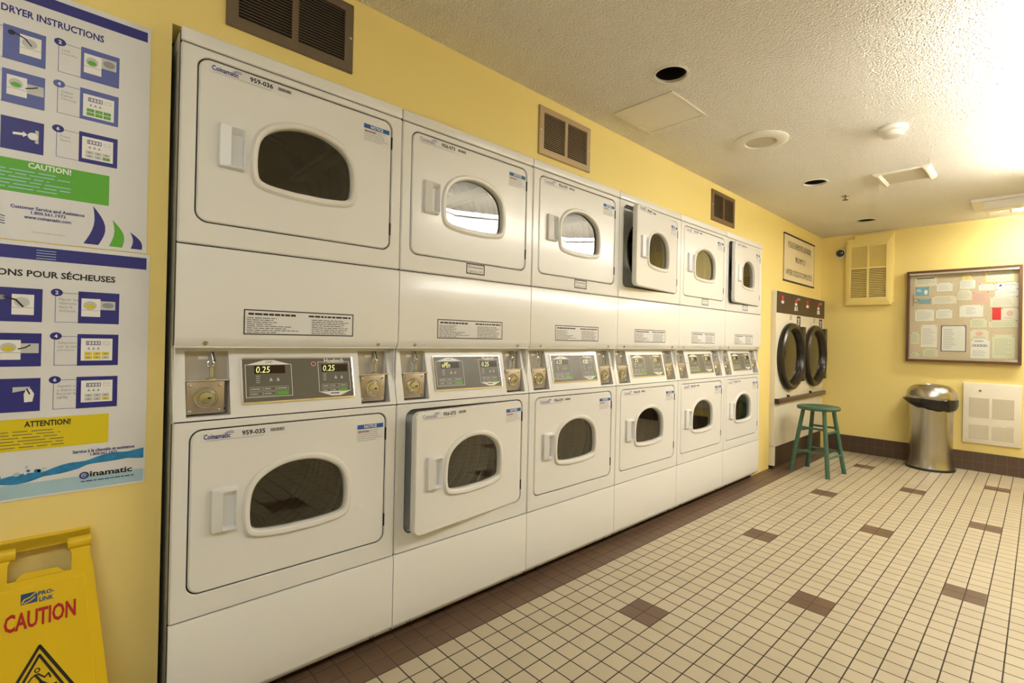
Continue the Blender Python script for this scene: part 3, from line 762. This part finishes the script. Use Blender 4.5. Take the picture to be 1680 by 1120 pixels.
p.text('Customer Service and Assistance', -.081, 1.439, .051, 1.4475, 'navy', bold=True); p.text('1.800.561.1972', -.046, 1.4285, .016, 1.4365, 'navy', bold=True); p.text('www.coinamatic.com', -.058, 1.4165, .026, 1.4245, 'navy', bold=True)
p.smallprint(-.045, 1.383, .015, 1.387, 1, 'lightgrey', fill=.7, seed=4, full=1)
for k in range(4): p.line([(-.118, 1.397+k*.006), (-.102, 1.401+k*.006), (-.090, 1.398+k*.006)], .0022, 'green' if k == 2 else 'navy')
def sail(t, br, bl, mat, bow):
    L, Rr = [], []
    for k in range(9):
        s_ = k/8; q = math.sin(PI*s_)
        L.append((t[0]+(bl[0]-t[0])*s_+bow*.55*q, t[1]+(bl[1]-t[1])*s_)); Rr.append((t[0]+(br[0]-t[0])*s_+bow*q, t[1]+(br[1]-t[1])*s_))
    for k in range(8): p.poly([L[k], L[k+1], Rr[k+1], Rr[k]], mat, 1)
sail((.067, 1.472), (.079, 1.371), (.050, 1.371), 'navy', .019); sail((.106, 1.443), (.127, 1.371), (.100, 1.371), 'green', .013); sail((.143, 1.416), (.169, 1.371), (.145, 1.371), 'navy', .010)
tag(p.build('instruction_poster'), 'English poster headed DRYER INSTRUCTIONS with green caution box, upper one on left wall', 'poster')

p = poster(-.262, .187, .726, 1.359)
p.rect(-.254, 1.317, .180, 1.349, 'navy')
for k in range(4): p.rect(-.035, 1.321+k*.0065, .0, 1.3225+k*.0065, 'paleblue', 2)
p.text('INSTRUCTIONS POUR SÉCHEUSES', -.204, 1.274, .115, 1.2945, 'black', bold=True)
rows2 = [(1.2455, 1.163, '2', ('Placer les', 'vêtements', 'dans la', 'sécheuse.')), (1.135, 1.053, '4', ('Sélection-', 'ner la tem-', 'pérature.')), (1.024, .942, '6', ('Appuyer sur', '« Start ».', 'Retirer la', 'carte.'))]
for vt, vb, num, tx in rows2:
    card(p, 0, vt, vb, .0, .043, .124, num, 'navy', tx, 1); card(p, 0, vt, vb, -.150, -.105, -.0225, str(int(num)-1), 'navy', (), 2)
pict_machine(p, .049, 1.181, .037, .047, 'yellow'); p.rect(.086, 1.200, .116, 1.223, 'lightgrey', 3); p.disc(.101, 1.212, .012, .007, 'grey', 4)
pict_panel(p, .050, 1.066, .062, .058, 'yellow', (2, 1)); pict_panel(p, .052, .957, .062, .057, 'yellow', (0, 0))
pict_machine(p, -.075, 1.180, .038, .050, 'lightgrey'); p.line([(-.088, 1.222), (-.068, 1.216), (-.056, 1.200)], .004, 'black', 6); p.disc(-.091, 1.221, .006, .006, 'grey', 6)
pict_machine(p, -.096, 1.070, .038, .048, 'yellow'); p.rect(-.058, 1.086, -.027, 1.110, 'lightgrey', 3); p.line([(-.062, 1.096), (-.050, 1.100), (-.042, 1.106)], .003, 'black', 6)
p.poly([(-.07, .990), (-.043, .996), (-.040, 1.003), (-.07, 1.003)], 'lightgrey', 3); p.poly([(-.050, .965), (-.036, .966), (-.033, .985), (-.040, .999), (-.047, .997), (-.051, .985)], 'white', 4); p.line([(-.046, .998), (-.041, .985)], .003, 'black', 5)
p.rect(-.255, .8465, .108, .924, 'yellow'); p.text('ATTENTION!', -.049, .903, .034, .918, 'black', bold=True)
p.smallprint(-.24, .851, .103, .897, 6, 'vent_dark', fill=.26, seed=31, full=.7)
p.text("Service à la clientèle et assistance", .039, .825, .163, .8335, 'navy', bold=True); p.text('1.800.561.1972', .073, .8155, .127, .823, 'navy', bold=True)
p.rect(-.255, .731, .183, .765, 'paleblue')
up_, lo_ = [], []
for k in range(61):
    s_ = k/60; u = -.255+.438*s_
    c_ = .785+.010*math.sin(s_*9+1)+.03*max(0, s_-.7)/.3*.9; hgt = .006+.010*abs(math.sin(s_*17))*(1-s_*.6)+.006*max(0, s_-.8)*5
    up_.append((u, c_+hgt)); lo_.append((u, c_-hgt*.8))
for k in range(60): p.poly([lo_[k], lo_[k+1], up_[k+1], up_[k]], 'water', 2)
rnd = random.Random(9)
for k in range(26): p.disc(rnd.uniform(-.2, .0), .79+rnd.gauss(0, .008), rnd.uniform(.002, .006), rnd.uniform(.002, .005), rnd.choice(['water', 'paleblue', 'white']), 3)
p.circle(.062, .766, .0095, .0035, 'navy', 4); p.circle(.063, .766, .0045, .002, 'navy', 4); p.text('inamatic', .073, .7605, .159, .775, 'black', 4, True)
p.smallprint(.056, .7475, .165, .753, 1, 'navy', 4, .45, 7, 1)
tag(p.build('instruction_poster'), 'French poster headed INSTRUCTIONS POUR SÉCHEUSES with yellow attention box, lower one on left wall', 'poster')

# plexiglass notice above the double dryer
sg = Print('left', (WX+.007, 0, 0), step=.0006)
R = thing('wall_sign', 'framed plate asking people to remove laundry promptly, above the double dryer', 'sign', (0, 0, 0))
sg.slab(5.005, 1.775, 5.895, 2.225, 'acrylic', .006)
sg.text('PLEASE REMOVE LAUNDRY', 5.11, 2.105, 5.80, 2.165, 'black'); sg.text('PROMPTLY', 5.32, 1.975, 5.62, 2.03, 'black'); sg.text('AFTER CYCLE IS COMPLETED', 5.07, 1.835, 5.83, 1.89, 'black')
sg.build('plate', R)
b = MB(); b.box(WX, WX+.014, 5.0, 5.9, 2.221, 2.233, 'black'); b.build('top_strip', R)
b = MB(); b.box(WX, WX+.014, 5.0, 5.9, 1.767, 1.779, 'black'); b.build('bottom_strip', R)
for y in (5.004, 5.896):
    b = MB(); b.box(WX, WX+.010, y-.003, y+.003, 1.779, 2.221, 'vent_tan'); b.build('side_strip', R)

# ================================================================== CAUTION SIGN leaning on the wall
R = thing('caution_floor_sign', 'yellow plastic caution floor sign leaning on the wall below the posters', 'floor sign', (0.118, -0.012, 0))
ta = math.atan(0.25); Sv = Vector((-math.sin(ta), 0, math.cos(ta))); Hs = 0.66
def lean(y, s_, d=0.0):   # y across, s_ up from the floor along the leaning face, d out of the face
    n = Vector((math.cos(ta), 0, math.sin(ta))); q = Sv*s_+n*d; return (q.x, y, q.z)
def leanloop(L, d): return [lean(y, s_, d) for y, s_ in L]
hw = lambda s_: .151-.058*(s_/.565)       # half width, tapering towards the top
b = MB(); HS = 0.648; t_ = lambda q: HS-q
out = [(-hw(0), 0.0), (hw(0), 0.0), (hw(t_(.082)), t_(.083)), (.088, t_(.068)), (.087, t_(-.002)), (-.087, t_(-.002)), (-.088, t_(.068)), (-hw(t_(.082)), t_(.083))]
hol = [(-.058, t_(.088)), (-.040, t_(.086)), (.030, t_(.086)), (.053, t_(.089)), (.053, t_(.046)), (.043, t_(.023)), (-.045, t_(.023)), (-.058, t_(.046))]
hol = [(-.058, t_(.089)), (.053, t_(.089)), (.053, t_(.075)), (.053, t_(.05)), (.043, t_(.022)), (-.048, t_(.022)), (-.058, t_(.05)), (-.058, t_(.075))]
b.loft([leanloop(hol, -.004), leanloop(out, -.004), leanloop(out, .004), leanloop(hol, .004)], 'sign_yellow', closed=True)
b.loft([leanloop([(-.045, t_(.0885)), (.04, t_(.0885)), (.027, t_(.076)), (-.032, t_(.074))], d) for d in (-.003, .0035)], 'sign_yellow', True, True)
F_ = b.build('front_panel', R, angle=20)
b = MB()
pl = [(-hw(.02)+.028, .02), (hw(.02)-.028, .02), (hw(t_(.105))-.017, t_(.105)), (-hw(t_(.105))+.017, t_(.105))]
pi_ = [(y*.975, s_+(.004 if s_ < .3 else -.004)) for y, s_ in pl]
b.loft([leanloop(pl, .0038), leanloop(pi_, .0065)], 'sign_yellow', False, True); b.build('raised_face', F_, angle=20)
for y0, y1 in ((.045, .089), (-.089, -.045)):
    b = MB(); b.tube([lean(y0, t_(.026), -.004), lean(y1, t_(.026), -.004)], .016, 'sign_yellow', 16); b.build('hinge_barrel', R)
b = MB()
o2 = [(y*1.0, s_+.004) for y, s_ in out]
b.loft([leanloop(hol, -.024), leanloop(o2, -.024), leanloop(o2, -.016), leanloop(hol, -.016)], 'sign_yellow', closed=True)
b.loft([leanloop([(-.087, t_(.02)), (.087, t_(.02)), (.087, t_(-.008)), (-.087, t_(-.008))], d) for d in (-.024, .004)], 'sign_yellow', True, True)
b.build('back_panel', R, angle=20)
p = Print('x', lean(0, 0, .0069), (0, 1, 0), Sv, step=.0002)
yo = .012
p.text('CAUTION', -.072+yo, t_(.2), .050+yo, t_(.160), 'red', bold=True)
p.poly([(-.046+yo, t_(.145)), (-.018+yo, t_(.145)), (-.018+yo, t_(.128)), (-.022+yo, t_(.121)), (-.046+yo, t_(.121))], 'sign_blue')
p.line([(-.044+yo, t_(.142)), (-.040+yo, t_(.134)), (-.030+yo, t_(.131)), (-.022+yo, t_(.124))], .003, 'sign_yellow', 2); p.line([(-.040+yo, t_(.143)), (-.03+yo, t_(.139)), (-.022+yo, t_(.133))], .0025, 'sign_yellow', 2)
p.text('PRO-', -.017+yo, t_(.1325), .011+yo, t_(.1225), 'sign_blue', bold=True); p.text('LINK', -.015+yo, t_(.1465), .010+yo, t_(.1365), 'sign_blue', bold=True)
def tri(ap, hh, ww, th):
    A, B_, D_ = (0, ap), (-ww, ap-hh), (ww, ap-hh); p.line([A, B_], th, 'black'); p.line([A, D_], th, 'black'); p.line([B_, D_], th, 'black'); p.disc(0, ap, th*.5, th*.5, 'black')
tri(t_(.246), .140, .076, .006); tri(t_(.266), .108, .056, .005)
p.circle(-.003, t_(.298), .0052, .0022, 'black')
p.line([(-.006, t_(.307)), (-.012, t_(.311)), (-.022, t_(.325)), (-.026, t_(.328))], .003, 'black'); p.line([(-.006, t_(.307)), (.004, t_(.325)), (-.004, t_(.338)), (.012, t_(.352))], .0045, 'black'); p.line([(-.002, t_(.306)), (.010, t_(.318)), (.016, t_(.311)), (.020, t_(.322))], .003, 'black'); p.line([(.004, t_(.325)), (.020, t_(.340)), (.030, t_(.338))], .0045, 'black')
p.build('sign_print', F_)

# ================================================================== FAR WALL
# yellow painted grille
R = thing('return_air_grille', 'yellow painted air grille high on the far wall beside the small camera dome', 'vent', (.188, FY, 1.585))
gw, gh, gd = .417, .712, .050
b = MB(); b.box(.075, gw+.012, -.030, 0, .02, H-1.585-.02, 'wall', .003, 1); b.build('duct_box', R)
def xz(L, y): return [(p_[0], y, p_[1]) for p_ in L]
L0 = rrect(0, gw, 0, gh, .004, 2); L1 = rrect(.005, gw-.005, .005, gh-.005, .004, 2); L2 = rrect(.052, gw-.048, .075, gh-.085, .002, 2)
b = MB(); b.loft([xz(L0, 0), xz(L0, -gd+.004), xz(L1, -gd), xz(L2, -gd), xz(L2, -gd+.02)], 'wall'); b.box(gw/2-.009, gw/2+.009, -gd, -gd+.015, .07, gh-.08, 'wall'); b.box(.05, gw-.046, -gd+.001, -gd+.015, .385, .401, 'wall'); b.build('frame', R)
b = MB(); b.box(.04, gw-.04, -gd+.018, -gd+.020, .06, gh-.07, 'vent_brown'); b.build('backing', R)
for lo, hi, n, tilt in ((.076, .384, 17, -1), (.402, gh-.086, 14, 1)):
    s_ = MB()
    for k in range(n):
        zz = lo+(hi-lo)*(k+.5)/n; h = (hi-lo)/n*.5
        if tilt > 0: L = [(-gd+.017, zz-h*.9), (-gd+.003, zz+h*.95), (-gd+.003, zz+h*.95+.002), (-gd+.017, zz-h*.9+.002)]
        else: L = [(-gd+.016, zz+h*.2), (-gd+.003, zz-h*.3), (-gd+.003, zz-h*.3-.007), (-gd+.016, zz+h*.2-.007)]
        s_.loft([[(x, y, z) for y, z in L] for x in (.05, gw-.046)], 'wall', True, True)
    s_.build('upper_louvers' if tilt > 0 else 'lower_louvers', R)
# camera dome
R = thing('security_camera', 'small dark camera dome on the far wall left of the yellow grille', 'camera', (.128, FY, 2.165))
b = MB(); b.lathe([(.058, 0), (.058, -.012), (.050, -.024)], 'ceil_white', (0, 0, 0), 'y', 28); b.build('base', R)
b = MB(); b.lathe([(.042, -.02), (.040, -.036), (.031, -.052), (.016, -.061), (.0, -.063)], 'dome', (0, 0, 0), 'y', 28, False, False); b.build('dome', R)
# bulletin board
PX0, PX1, PZ0, PZ1, PD = .735, 1.572, 1.008, 1.905, .060
R = thing('bulletin_board', 'glass-fronted bulletin board in a brown frame on the far wall', 'bulletin board', (PX0, FY, PZ0))
pw, ph = PX1-PX0, PZ1-PZ0
b = MB(); fw = .022
L0 = rrect(0, pw, 0, ph, .002, 1); L2 = rrect(fw, pw-fw, fw, ph-fw, .001, 1)
b.loft([xz(L0, 0), xz(L0, -PD), xz(L2, -PD), xz(L2, -.004)], 'frame_brown'); b.build('frame', R)
b = MB(); b.box(fw, pw-fw, -.012, -.004, fw, ph-fw, 'cork'); b.build('cork_panel', R)
b = MB(); b.box(fw, pw-fw, -PD+.004, -PD+.022, ph-fw-.018, ph-fw, 'alu', .001, 1); b.build('top_track', R)
b = MB(); b.box(fw, pw-fw, -PD+.004, -PD+.022, fw, fw+.022, 'alu', .001, 1); b.build('bottom_track', R)
for x0, x1, y in ((fw, pw*.53, -PD+.010), (pw*.47, pw-fw, -PD+.016)):
    b = MB(); b.box(x0, x1, y, y+.003, fw+.02, ph-fw-.015, 'clear_glass'); b.build('glass_pane', R)
NY = FY-.0135
def px(x, y):     # a spot on the cork measured on the board face
    return (PX0+.02+(x-75)/1075*(pw-.04), None)
def note(name, x0, y0, x1, y1, mat, label, style='lines', lay=0):
    # board-relative: x 70..1155, y 175..1005 of the board drawing
    fx = lambda x: PX0+fw+(x-80)/(1150-80)*(pw-2*fw)
    def fz(x, y):
        k = (x-70)/1090; top, bot = 190-68*k, 992+28*k
        return PZ1-fw-(y-top)/(bot-top)*(ph-2*fw)
    u0, u1 = fx(x0), fx(x1); xm = (x0+x1)/2; v1, v0 = fz(xm, y0), fz(xm, y1)
    p = Print('far', (0, NY-.0012*lay, 0), step=.0003); p.slab(u0, v0, u1, v1, mat, .0008)
    W_, H_ = u1-u0, v1-v0
    sd = int(x0+y0)
    if style == 'lines': p.smallprint(u0+W_*.1, v0+H_*.12, u1-W_*.08, v1-H_*.15, max(2, int(H_/.013)), 'grey', 1, .22, sd)
    elif style == 'head': p.rect(u0+W_*.08, v1-H_*.24, u1-W_*.12, v1-H_*.14, 'black', 1); p.smallprint(u0+W_*.08, v0+H_*.2, u1-W_*.1, v1-H_*.34, 3, 'grey', 1, .2, sd)
    elif style == 'yborder': p.border(u0, v0, u1, v1, W_*.05, 'note_y', 1); p.smallprint(u0+W_*.1, v0+H_*.2, u1-W_*.1, v1-H_*.15, 5, 'grey', 1, .2, sd)
    elif style == 'card': p.smallprint(u0+W_*.1, v0+H_*.45, u0+W_*.55, v1-H_*.2, 2, 'white', 1, .5, sd); p.disc(u0+W_*.78, v0+H_*.4, W_*.14, H_*.28, 'white', 1)
    elif style == 'dark': p.border(u0, v0, u1, v1, W_*.035, 'navy', 1); p.smallprint(u0+W_*.1, v0+H_*.1, u0+W_*.62, v1-H_*.12, 12, 'grey', 1, .25, sd)
    elif style == 'logo':
        for k in range(5): p.circle(u0+W_*(.16+.16*k), v0+H_*.66, W_*.085, W_*.03, 'navy', 1, 14)
        p.smallprint(u0+W_*.2, v0+H_*.85, u1-W_*.2, v0+H_*.92, 1, 'black', 1, .5, sd); p.smallprint(u0+W_*.12, v0+H_*.12, u1-W_*.12, v0+H_*.42, 4, 'grey', 1, .25, sd)
    elif style == 'letterhead':
        p.poly([(u0+W_*.12, v0+H_*.45), (u0+W_*.3, v0+H_*.45), (u0+W_*.24, v0+H_*.8)], 'navy', 1); p.smallprint(u0+W_*.38, v0+H_*.52, u1-W_*.1, v0+H_*.72, 1, 'grey', 1, .5, sd)
    elif style == 'pic': p.disc(u0+W_*.5, v0+H_*.55, W_*.2, H_*.25, 'note_p', 1); p.smallprint(u0+W_*.15, v0+H_*.08, u1-W_*.15, v0+H_*.25, 2, 'grey', 1, .3, sd)
    elif style == 'cert': p.smallprint(u0+W_*.28, v0+H_*.2, u0+W_*.72, v1-H_*.15, 5, 'grey', 1, .25, sd)
    for q in ((u0+W_*.06, v1-H_*.06), (u1-W_*.06, v1-H_*.06)):
        p.disc(q[0], q[1], .004, .004, 'seal_and_gap_shade', 3, 8)
    tag(p.build(name), label, 'notice', 'notices pinned on the bulletin board')
NN = 'pinned_notice'
note(NN, 132, 208, 365, 300, 'note', 'yellow-edged notice with bold heading in the upper left corner of the bulletin board', 'head')
note('pinned_card', 140, 310, 282, 392, 'note_b', 'bright blue card on the upper left of the bulletin board', 'card')
note('pinned_card', 175, 425, 300, 470, 'note_b', 'narrow pale blue tag beside the key ring on the bulletin board', 'lines')
note('pinned_card', 365, 268, 525, 346, 'note_w', 'plain white card right of the yellow-edged heading notice on the bulletin board', 'lines')
note(NN, 318, 392, 568, 465, 'note', 'wide low slip right of the pale blue tag on the bulletin board', 'lines')
note(NN, 600, 235, 748, 322, 'note_w', 'white note hanging below a small round badge on the bulletin board', 'lines')
note('pinned_badge', 620, 192, 712, 240, 'note_y', 'small yellowish badge paper at the top middle of the bulletin board', 'pic', 1)
note(NN, 780, 278, 928, 338, 'note_w', 'narrow white slip below the large yellow-bordered sheet, left of the letterhead', 'lines')
note(NN, 838, 152, 1105, 262, 'note', 'large yellow-bordered sheet in the upper right corner of the bulletin board', 'yborder')
note(NN, 935, 264, 1142, 325, 'note_w', 'white letterhead with a dark triangle emblem at the right of the bulletin board', 'letterhead', 1)
note(NN, 935, 326, 1146, 392, 'note_w', 'pale sheet directly under the triangle letterhead on the bulletin board', 'lines')
note(NN, 575, 335, 715, 430, 'note', 'cream card left of the pinkish card in the middle of the bulletin board', 'lines')
note(NN, 720, 352, 875, 456, 'note_p', 'pinkish card in the middle of the bulletin board', 'lines')
note(NN, 890, 396, 1146, 492, 'note', 'wide cream paper pinned at its corners above the red card', 'lines')
note(NN, 598, 478, 826, 590, 'note_w', 'wide certificate with blank margins in the center of the bulletin board', 'cert')
note('pinned_card', 910, 502, 990, 618, 'note_r', 'red upright card at the right of the bulletin board', 'none')
note(NN, 992, 505, 1146, 618, 'note', 'cream paper with pink picture right beside the red card', 'pic')
note(NN, 138, 522, 340, 632, 'note_w', 'curled white paper on the left below the key ring', 'lines')
note('pinned_card', 360, 520, 526, 605, 'note_w', 'plain card right of the curled white paper on the bulletin board', 'lines')
note(NN, 705, 606, 862, 690, 'note_g', 'pale greenish paper under the certificate on the bulletin board', 'lines')
note(NN, 880, 624, 1142, 690, 'note_g', 'wide pale greenish paper below the red card', 'lines')
note(NN, 96, 738, 190, 850, 'note_g', 'pale greenish paper at the left edge of the bulletin board', 'lines')
note(NN, 205, 668, 376, 880, 'note_w', 'tall white letter left of the dark-bordered sheet', 'lines')
note(NN, 415, 672, 668, 922, 'note_w', 'large white sheet with a dark blue border low on the bulletin board', 'dark')
note(NN, 706, 712, 880, 796, 'note', 'cream flyer with pink picture just above the flyer with a row of rings', 'pic')
note(NN, 712, 800, 892, 986, 'note_w', 'white flyer with a row of dark rings near the bottom of the bulletin board', 'logo')
note(NN, 915, 758, 1118, 982, 'note_g', 'large pale sheet in the lower right corner of the bulletin board', 'lines')
note(NN, 232, 892, 388, 972, 'note_g', 'small pale greenish sheet under the tall white letter', 'lines')
note(NN, 98, 930, 190, 972, 'note_g', 'tiny slip in the lower left corner of the bulletin board', 'lines')
b = MB(); kx = PX0+fw+(145-80)/1070*(pw-2*fw); kz = PZ1-fw-(440-186)/(994-186)*(ph-2*fw)
b.tube([(kx+.021*math.cos(a), NY-.004, kz+.021*math.sin(a)) for a in [2*PI*i/20 for i in range(20)]], .002, 'vent_dark', 6, closed=True)
b.tube([(kx-.02, NY-.004, kz+.07), (kx-.021, NY-.004, kz-.06)], .0018, 'vent_dark', 6)
tag(b.build('key_ring'), 'thin dark key ring hanging at the left edge of the bulletin board', 'key ring')
# wall heater
R = thing('wall_heater', 'cream metal wall heater with four louvered panels beside the trash can', 'heater', (1.178, FY, .263))
hw_, hh_ = .402, .563
b = MB()
b.box(0, hw_, -.028, 0, 0, hh_, 'heater', .005, 3); b.build('cover', R)
for x0, x1 in ((.045, .185), (.205, .352)):
    for z0, z1 in ((.245, .425), (.045, .175)):
        s_ = MB(); s_.box(x0, x1, -.0288, -.027, z0, z1, 'heater_slat'); n = int((z1-z0)/.0105)
        for k in range(n):
            zz = z0+(z1-z0)*(k+.5)/n
            s_.loft([[(x, -.0286, zz+.004), (x, -.0318, zz), (x, -.0286, zz-.002)] for x in (x0, x1)], 'heater_slat', True, True)
        s_.build('louver_panel', R)
b = MB(); b.lathe([(.009, -.0275), (.009, -.031), (.004, -.033)], 'vent_brown', (.122, 0, .492), 'y', 14); b.build('thermostat_knob', R)
b = MB(); b.box(.30, .345, -.0284, -.0275, .178, .186, 'heater_slat'); b.build('rating_plate', R)

# ================================================================== TRASH CAN
R = thing('trash_can', 'brushed steel trash can with dome lid and black bag beside the heater', 'trash can', (.962, 5.980, 0))
b = MB(); b.lathe([(.190, 0), (.191, .012), (.186, .022), (.180, .024)], 'seal_and_gap_shade', (0, 0, 0), 'z', 48); b.build('base_ring', R)
b = MB(); b.lathe([(.186, .022), (.180, .045), (.172, .10), (.168, .17), (.167, .30), (.167, .60), (.160, .60), (.160, .3)], 'bin_steel', (0, 0, 0), 'z', 64, True, False); b.build('body', R)
b = MB(); b.lathe([(.192, .662), (.196, .672), (.194, .695), (.183, .735), (.160, .768), (.128, .788), (.090, .797), (.060, .798), (.055, .790), (.0, .788)], 'bin_steel', (0, 0, 0), 'z', 64, True, False); b.build('dome_lid', R)
b = MB(); loops = []
for k, (rr, hh) in enumerate([(.194, .668), (.199, .660), (.198, 0.63), (.190, 0.60), (.172, .585), (.168, .60)]):
    L = []
    for j in range(64):
        a = 2*PI*j/64; wob = .004*math.sin(7*a+1)+.003*math.sin(13*a)
        tilt = -.030*math.cos(a+.5)*(1 if k in (2, 3, 4) else 0); bul = .02*max(0, math.cos(a-3.3))**4*(1 if k in (1, 2) else 0)
        L.append(((rr+wob*.6+bul)*math.cos(a), (rr+wob*.6+bul)*math.sin(a), hh+tilt+wob*(1 if k >= 2 else 0)))
    loops.append(L)
b.loft(loops, 'bag'); b.build('bag_rim', R)

# ================================================================== STOOL
SX, SY = .288, 4.940
R = thing('bar_stool', 'round-seated green painted wooden stool in front of the double dryer', 'stool', (SX, SY, 0))
b = MB(); b.lathe([(.0, .566), (.150, .566), (.168, .570), (.175, .580), (.174, .592), (.166, .599), (.13, .598), (.06, .594), (.0, .593)], 'stool', (0, 0, 0), 'z', 40, False, False); b.build('seat', R)
feet = [(.1-SX, 4.826-SY), (.159-SX, 5.1-SY), (.469-SX, 5.073-SY), (.424-SX, 4.752-SY)]
legs = []
for fx_, fy_ in feet:
    tp = Vector((fx_*.56, fy_*.56, .572)); ft = Vector((fx_, fy_, 0)); legs.append((ft, tp))
    b = MB(); b.tube([ft.lerp(tp, q) for q in (0, .3, .6, 1)], .019, 'stool', 12, .0175); b.build('leg', R)
for i in range(4):
    for hz in ((.165, .375) if i % 2 == 0 else (.195, .405)):
        q = hz/.572; a_, c_ = legs[i][0].lerp(legs[i][1], q), legs[(i+1) % 4][0].lerp(legs[(i+1) % 4][1], q)
        b = MB(); b.tube([a_, a_.lerp(c_, .5), c_], .0095, 'stool', 10); b.build('rung', R)

# ================================================================== CEILING FITTINGS
cl = ['open black downlight hole in the ceiling above the second dryer', 'open black downlight hole in the ceiling between the round speaker and the sprinkler head', 'open black downlight hole in the ceiling nearest the far wall']
for (x, y, r), lb in zip(HOLES, cl):
    R = thing('downlight', lb, 'ceiling light', (x, y, H), 0, 'open downlights in the ceiling')
    b = MB(); b.lathe([(r+.010, 0), (r+.008, .004), (r-.001, .004), (r-.002, -.01)], 'ceil_white', (0, 0, 0), '-z', 36, False, False); b.build('trim_ring', R)
    b = MB(); b.lathe([(r-.001, -.001), (r-.001, -.10), (r*.6, -.13), (0, -.13)], 'seal_and_gap_shade', (0, 0, 0), '-z', 36, False, False); b.build('can', R)
R = thing('ceiling_speaker', 'round off-white ceiling speaker with inset grille above the fourth dryer', 'speaker', (.504, 2.990, H))
b = MB(); b.lathe([(.152, 0), (.152, .004), (.140, .012), (.112, .016), (.090, .014), (.084, .008)], 'ceil_white', (0, 0, 0), '-z', 48, False, False); b.build('rim', R)
b = MB(); b.lathe([(.085, .008), (.05, .0095), (0, .010)], 'speaker', (0, 0, 0), '-z', 36, False, False); b.build('grille', R)
R = thing('smoke_detector', 'white round smoke detector on the textured ceiling', 'smoke detector', (1.098, 3.30, H))
b = MB(); b.lathe([(.072, 0), (.074, .010), (.070, .022), (.058, .026)], 'ceil_white', (0, 0, 0), '-z', 36); b.build('base', R)
b = MB(); b.lathe([(.056, .024), (.054, .036), (.044, .047), (.030, .050), (0, .051)], 'ceil_white', (0, 0, 0), '-z', 36, True, False); b.build('sensor_head', R)
R = thing('exhaust_fan', 'rectangular white exhaust vent with open slots in the ceiling', 'vent', (1.005, 4.25, H))
b = MB()
for sx in (-1, 1):
    prof = [(.112, 0), (.118, .018), (.130, .026), (.146, .022), (.160, .008), (.163, 0)]
    b.loft([[(sx*a, yy, -c_) for a, c_ in prof] for yy in (-.15, .15)], 'ceil_white', True, True)
for sy in (-1, 1): b.box(-.115, .115, sy*.138-.010, sy*.138+.010, -.014, 0, 'ceil_white', .002, 1)
b.build('frame', R)
b = MB(); b.box(-.112, .112, -.128, .128, -.002, .0, 'vent_dark'); b.build('recess', R)
b = MB()
for k in range(3):
    yy = -.09+.09*k; b.loft([[(x, yy-.035, -.003), (x, yy+.045, -.012), (x, yy+.045, -.014), (x, yy-.035, -.005)] for x in (-.112, .112)], 'heater_slat', True, True)
b.build('louvers', R)
R = thing('sprinkler_head', 'tiny sprinkler head hanging from the ceiling between two downlights', 'sprinkler', (.569, 4.542, H))
b = MB(); b.lathe([(.03, 0), (.028, .006), (.012, .008)], 'chrome', (0, 0, 0), '-z', 20); b.build('escutcheon', R)
b = MB(); b.lathe([(.006, .006), (.006, .03), (.02, .032), (.02, .036)], 'vent_dark', (0, 0, 0), '-z', 16); b.build('deflector', R)
R = thing('access_hatch', 'smooth square access hatch in the ceiling next to the nearest downlight', 'hatch', (.256, 2.28, H))
b = MB()
for (x0, x1, y0, y1) in ((-.175, -.158, -.175, .175), (.158, .175, -.175, .175), (-.158, .158, -.175, -.158), (-.158, .158, .158, .175)): b.box(x0, x1, y0, y1, -.005, 0, 'ceil_panel', .001, 1)
b.build('frame', R)
b = MB(); b.box(-.156, .156, -.156, .156, -.004, 0, 'ceil_panel', .001, 1); b.build('hatch_panel', R)

# fluorescent fixtures, plus an added fill light behind the camera
def tube_light(label, loc, rotz, length, kind='strip', lens='lens'):
    R = thing('fluorescent_light', label, 'ceiling light', loc, rotz)
    b = MB()
    if kind == 'strip':
        for yy in (-.10, .10):
            b = MB(); b.tube([(.03, yy, .026), (length/2, yy, .026), (length-.03, yy, .026)], .013, 'added_uptube', 14); b.build('added_uplight_tube', R)  # unseen extra tubes on top, added to lighten the ceiling
        b.box(0, length, -.15, .15, -.012, 0, 'plain_lamp', .002, 1); b.build('housing', R)
        b = MB(); b.box(.012, length-.012, -.16, .16, -.095, -.013, lens, .02, 4); b.build('lamp_lens', R)
        for xx in (.006, length-.006):
            b = MB(); b.box(xx-.006, xx+.006, -.162, .162, -.098, -.011, 'plain_lamp', .004, 1); b.build('end_cap', R)
        for xx in (.25, length-.25):
            b = MB(); b.tube([(xx, 0, 0), (xx, 0, .13)], .006, 'plain_lamp', 10); b.build('hanger_rod', R)
    else:
        b.box(0, length, 0, .40, -.024, 0, 'plain_lamp', .002, 1); b.build('top_flange', R)
        b = MB(); b.box(.075, length-.07, .03, .16, -.085, -.022, 'plain_lamp', .003, 2); b.build('ballast_box', R)
        for yy in (.27, .33):
            b = MB(); b.tube([(.24, yy, -.055), (length/2, yy, -.055), (length-.09, yy, -.055)], .013, 'tube', 14); b.build('fluorescent_tube', R)
        for xx in (.085, .23, length-.08):
            b = MB(); b.box(xx-.008, xx+.008, .165, .36, -.075, -.022, 'plain_lamp', .002, 1); b.build('lamp_holder', R)
    return R
tube_light('white fluorescent fixture at the right edge near the far wall', (1.275, 5.33, H), 0, 1.55, 'valance')
tube_light('hanging lensed fluorescent light over the middle of the room', (1.89, 2.15, H-.13), PI/2, 1.2)
tube_light('hanging lensed fluorescent light over the far half of the room', (1.89, 3.40, H-.13), PI/2, 1.2)
tube_light('unseen cool fill light added behind the camera, shaped like a hanging fluorescent', (1.93, -1.25, H-.13), PI/2, 1.2, lens='fill_lens')  # put in to raise the neutral light on the left side
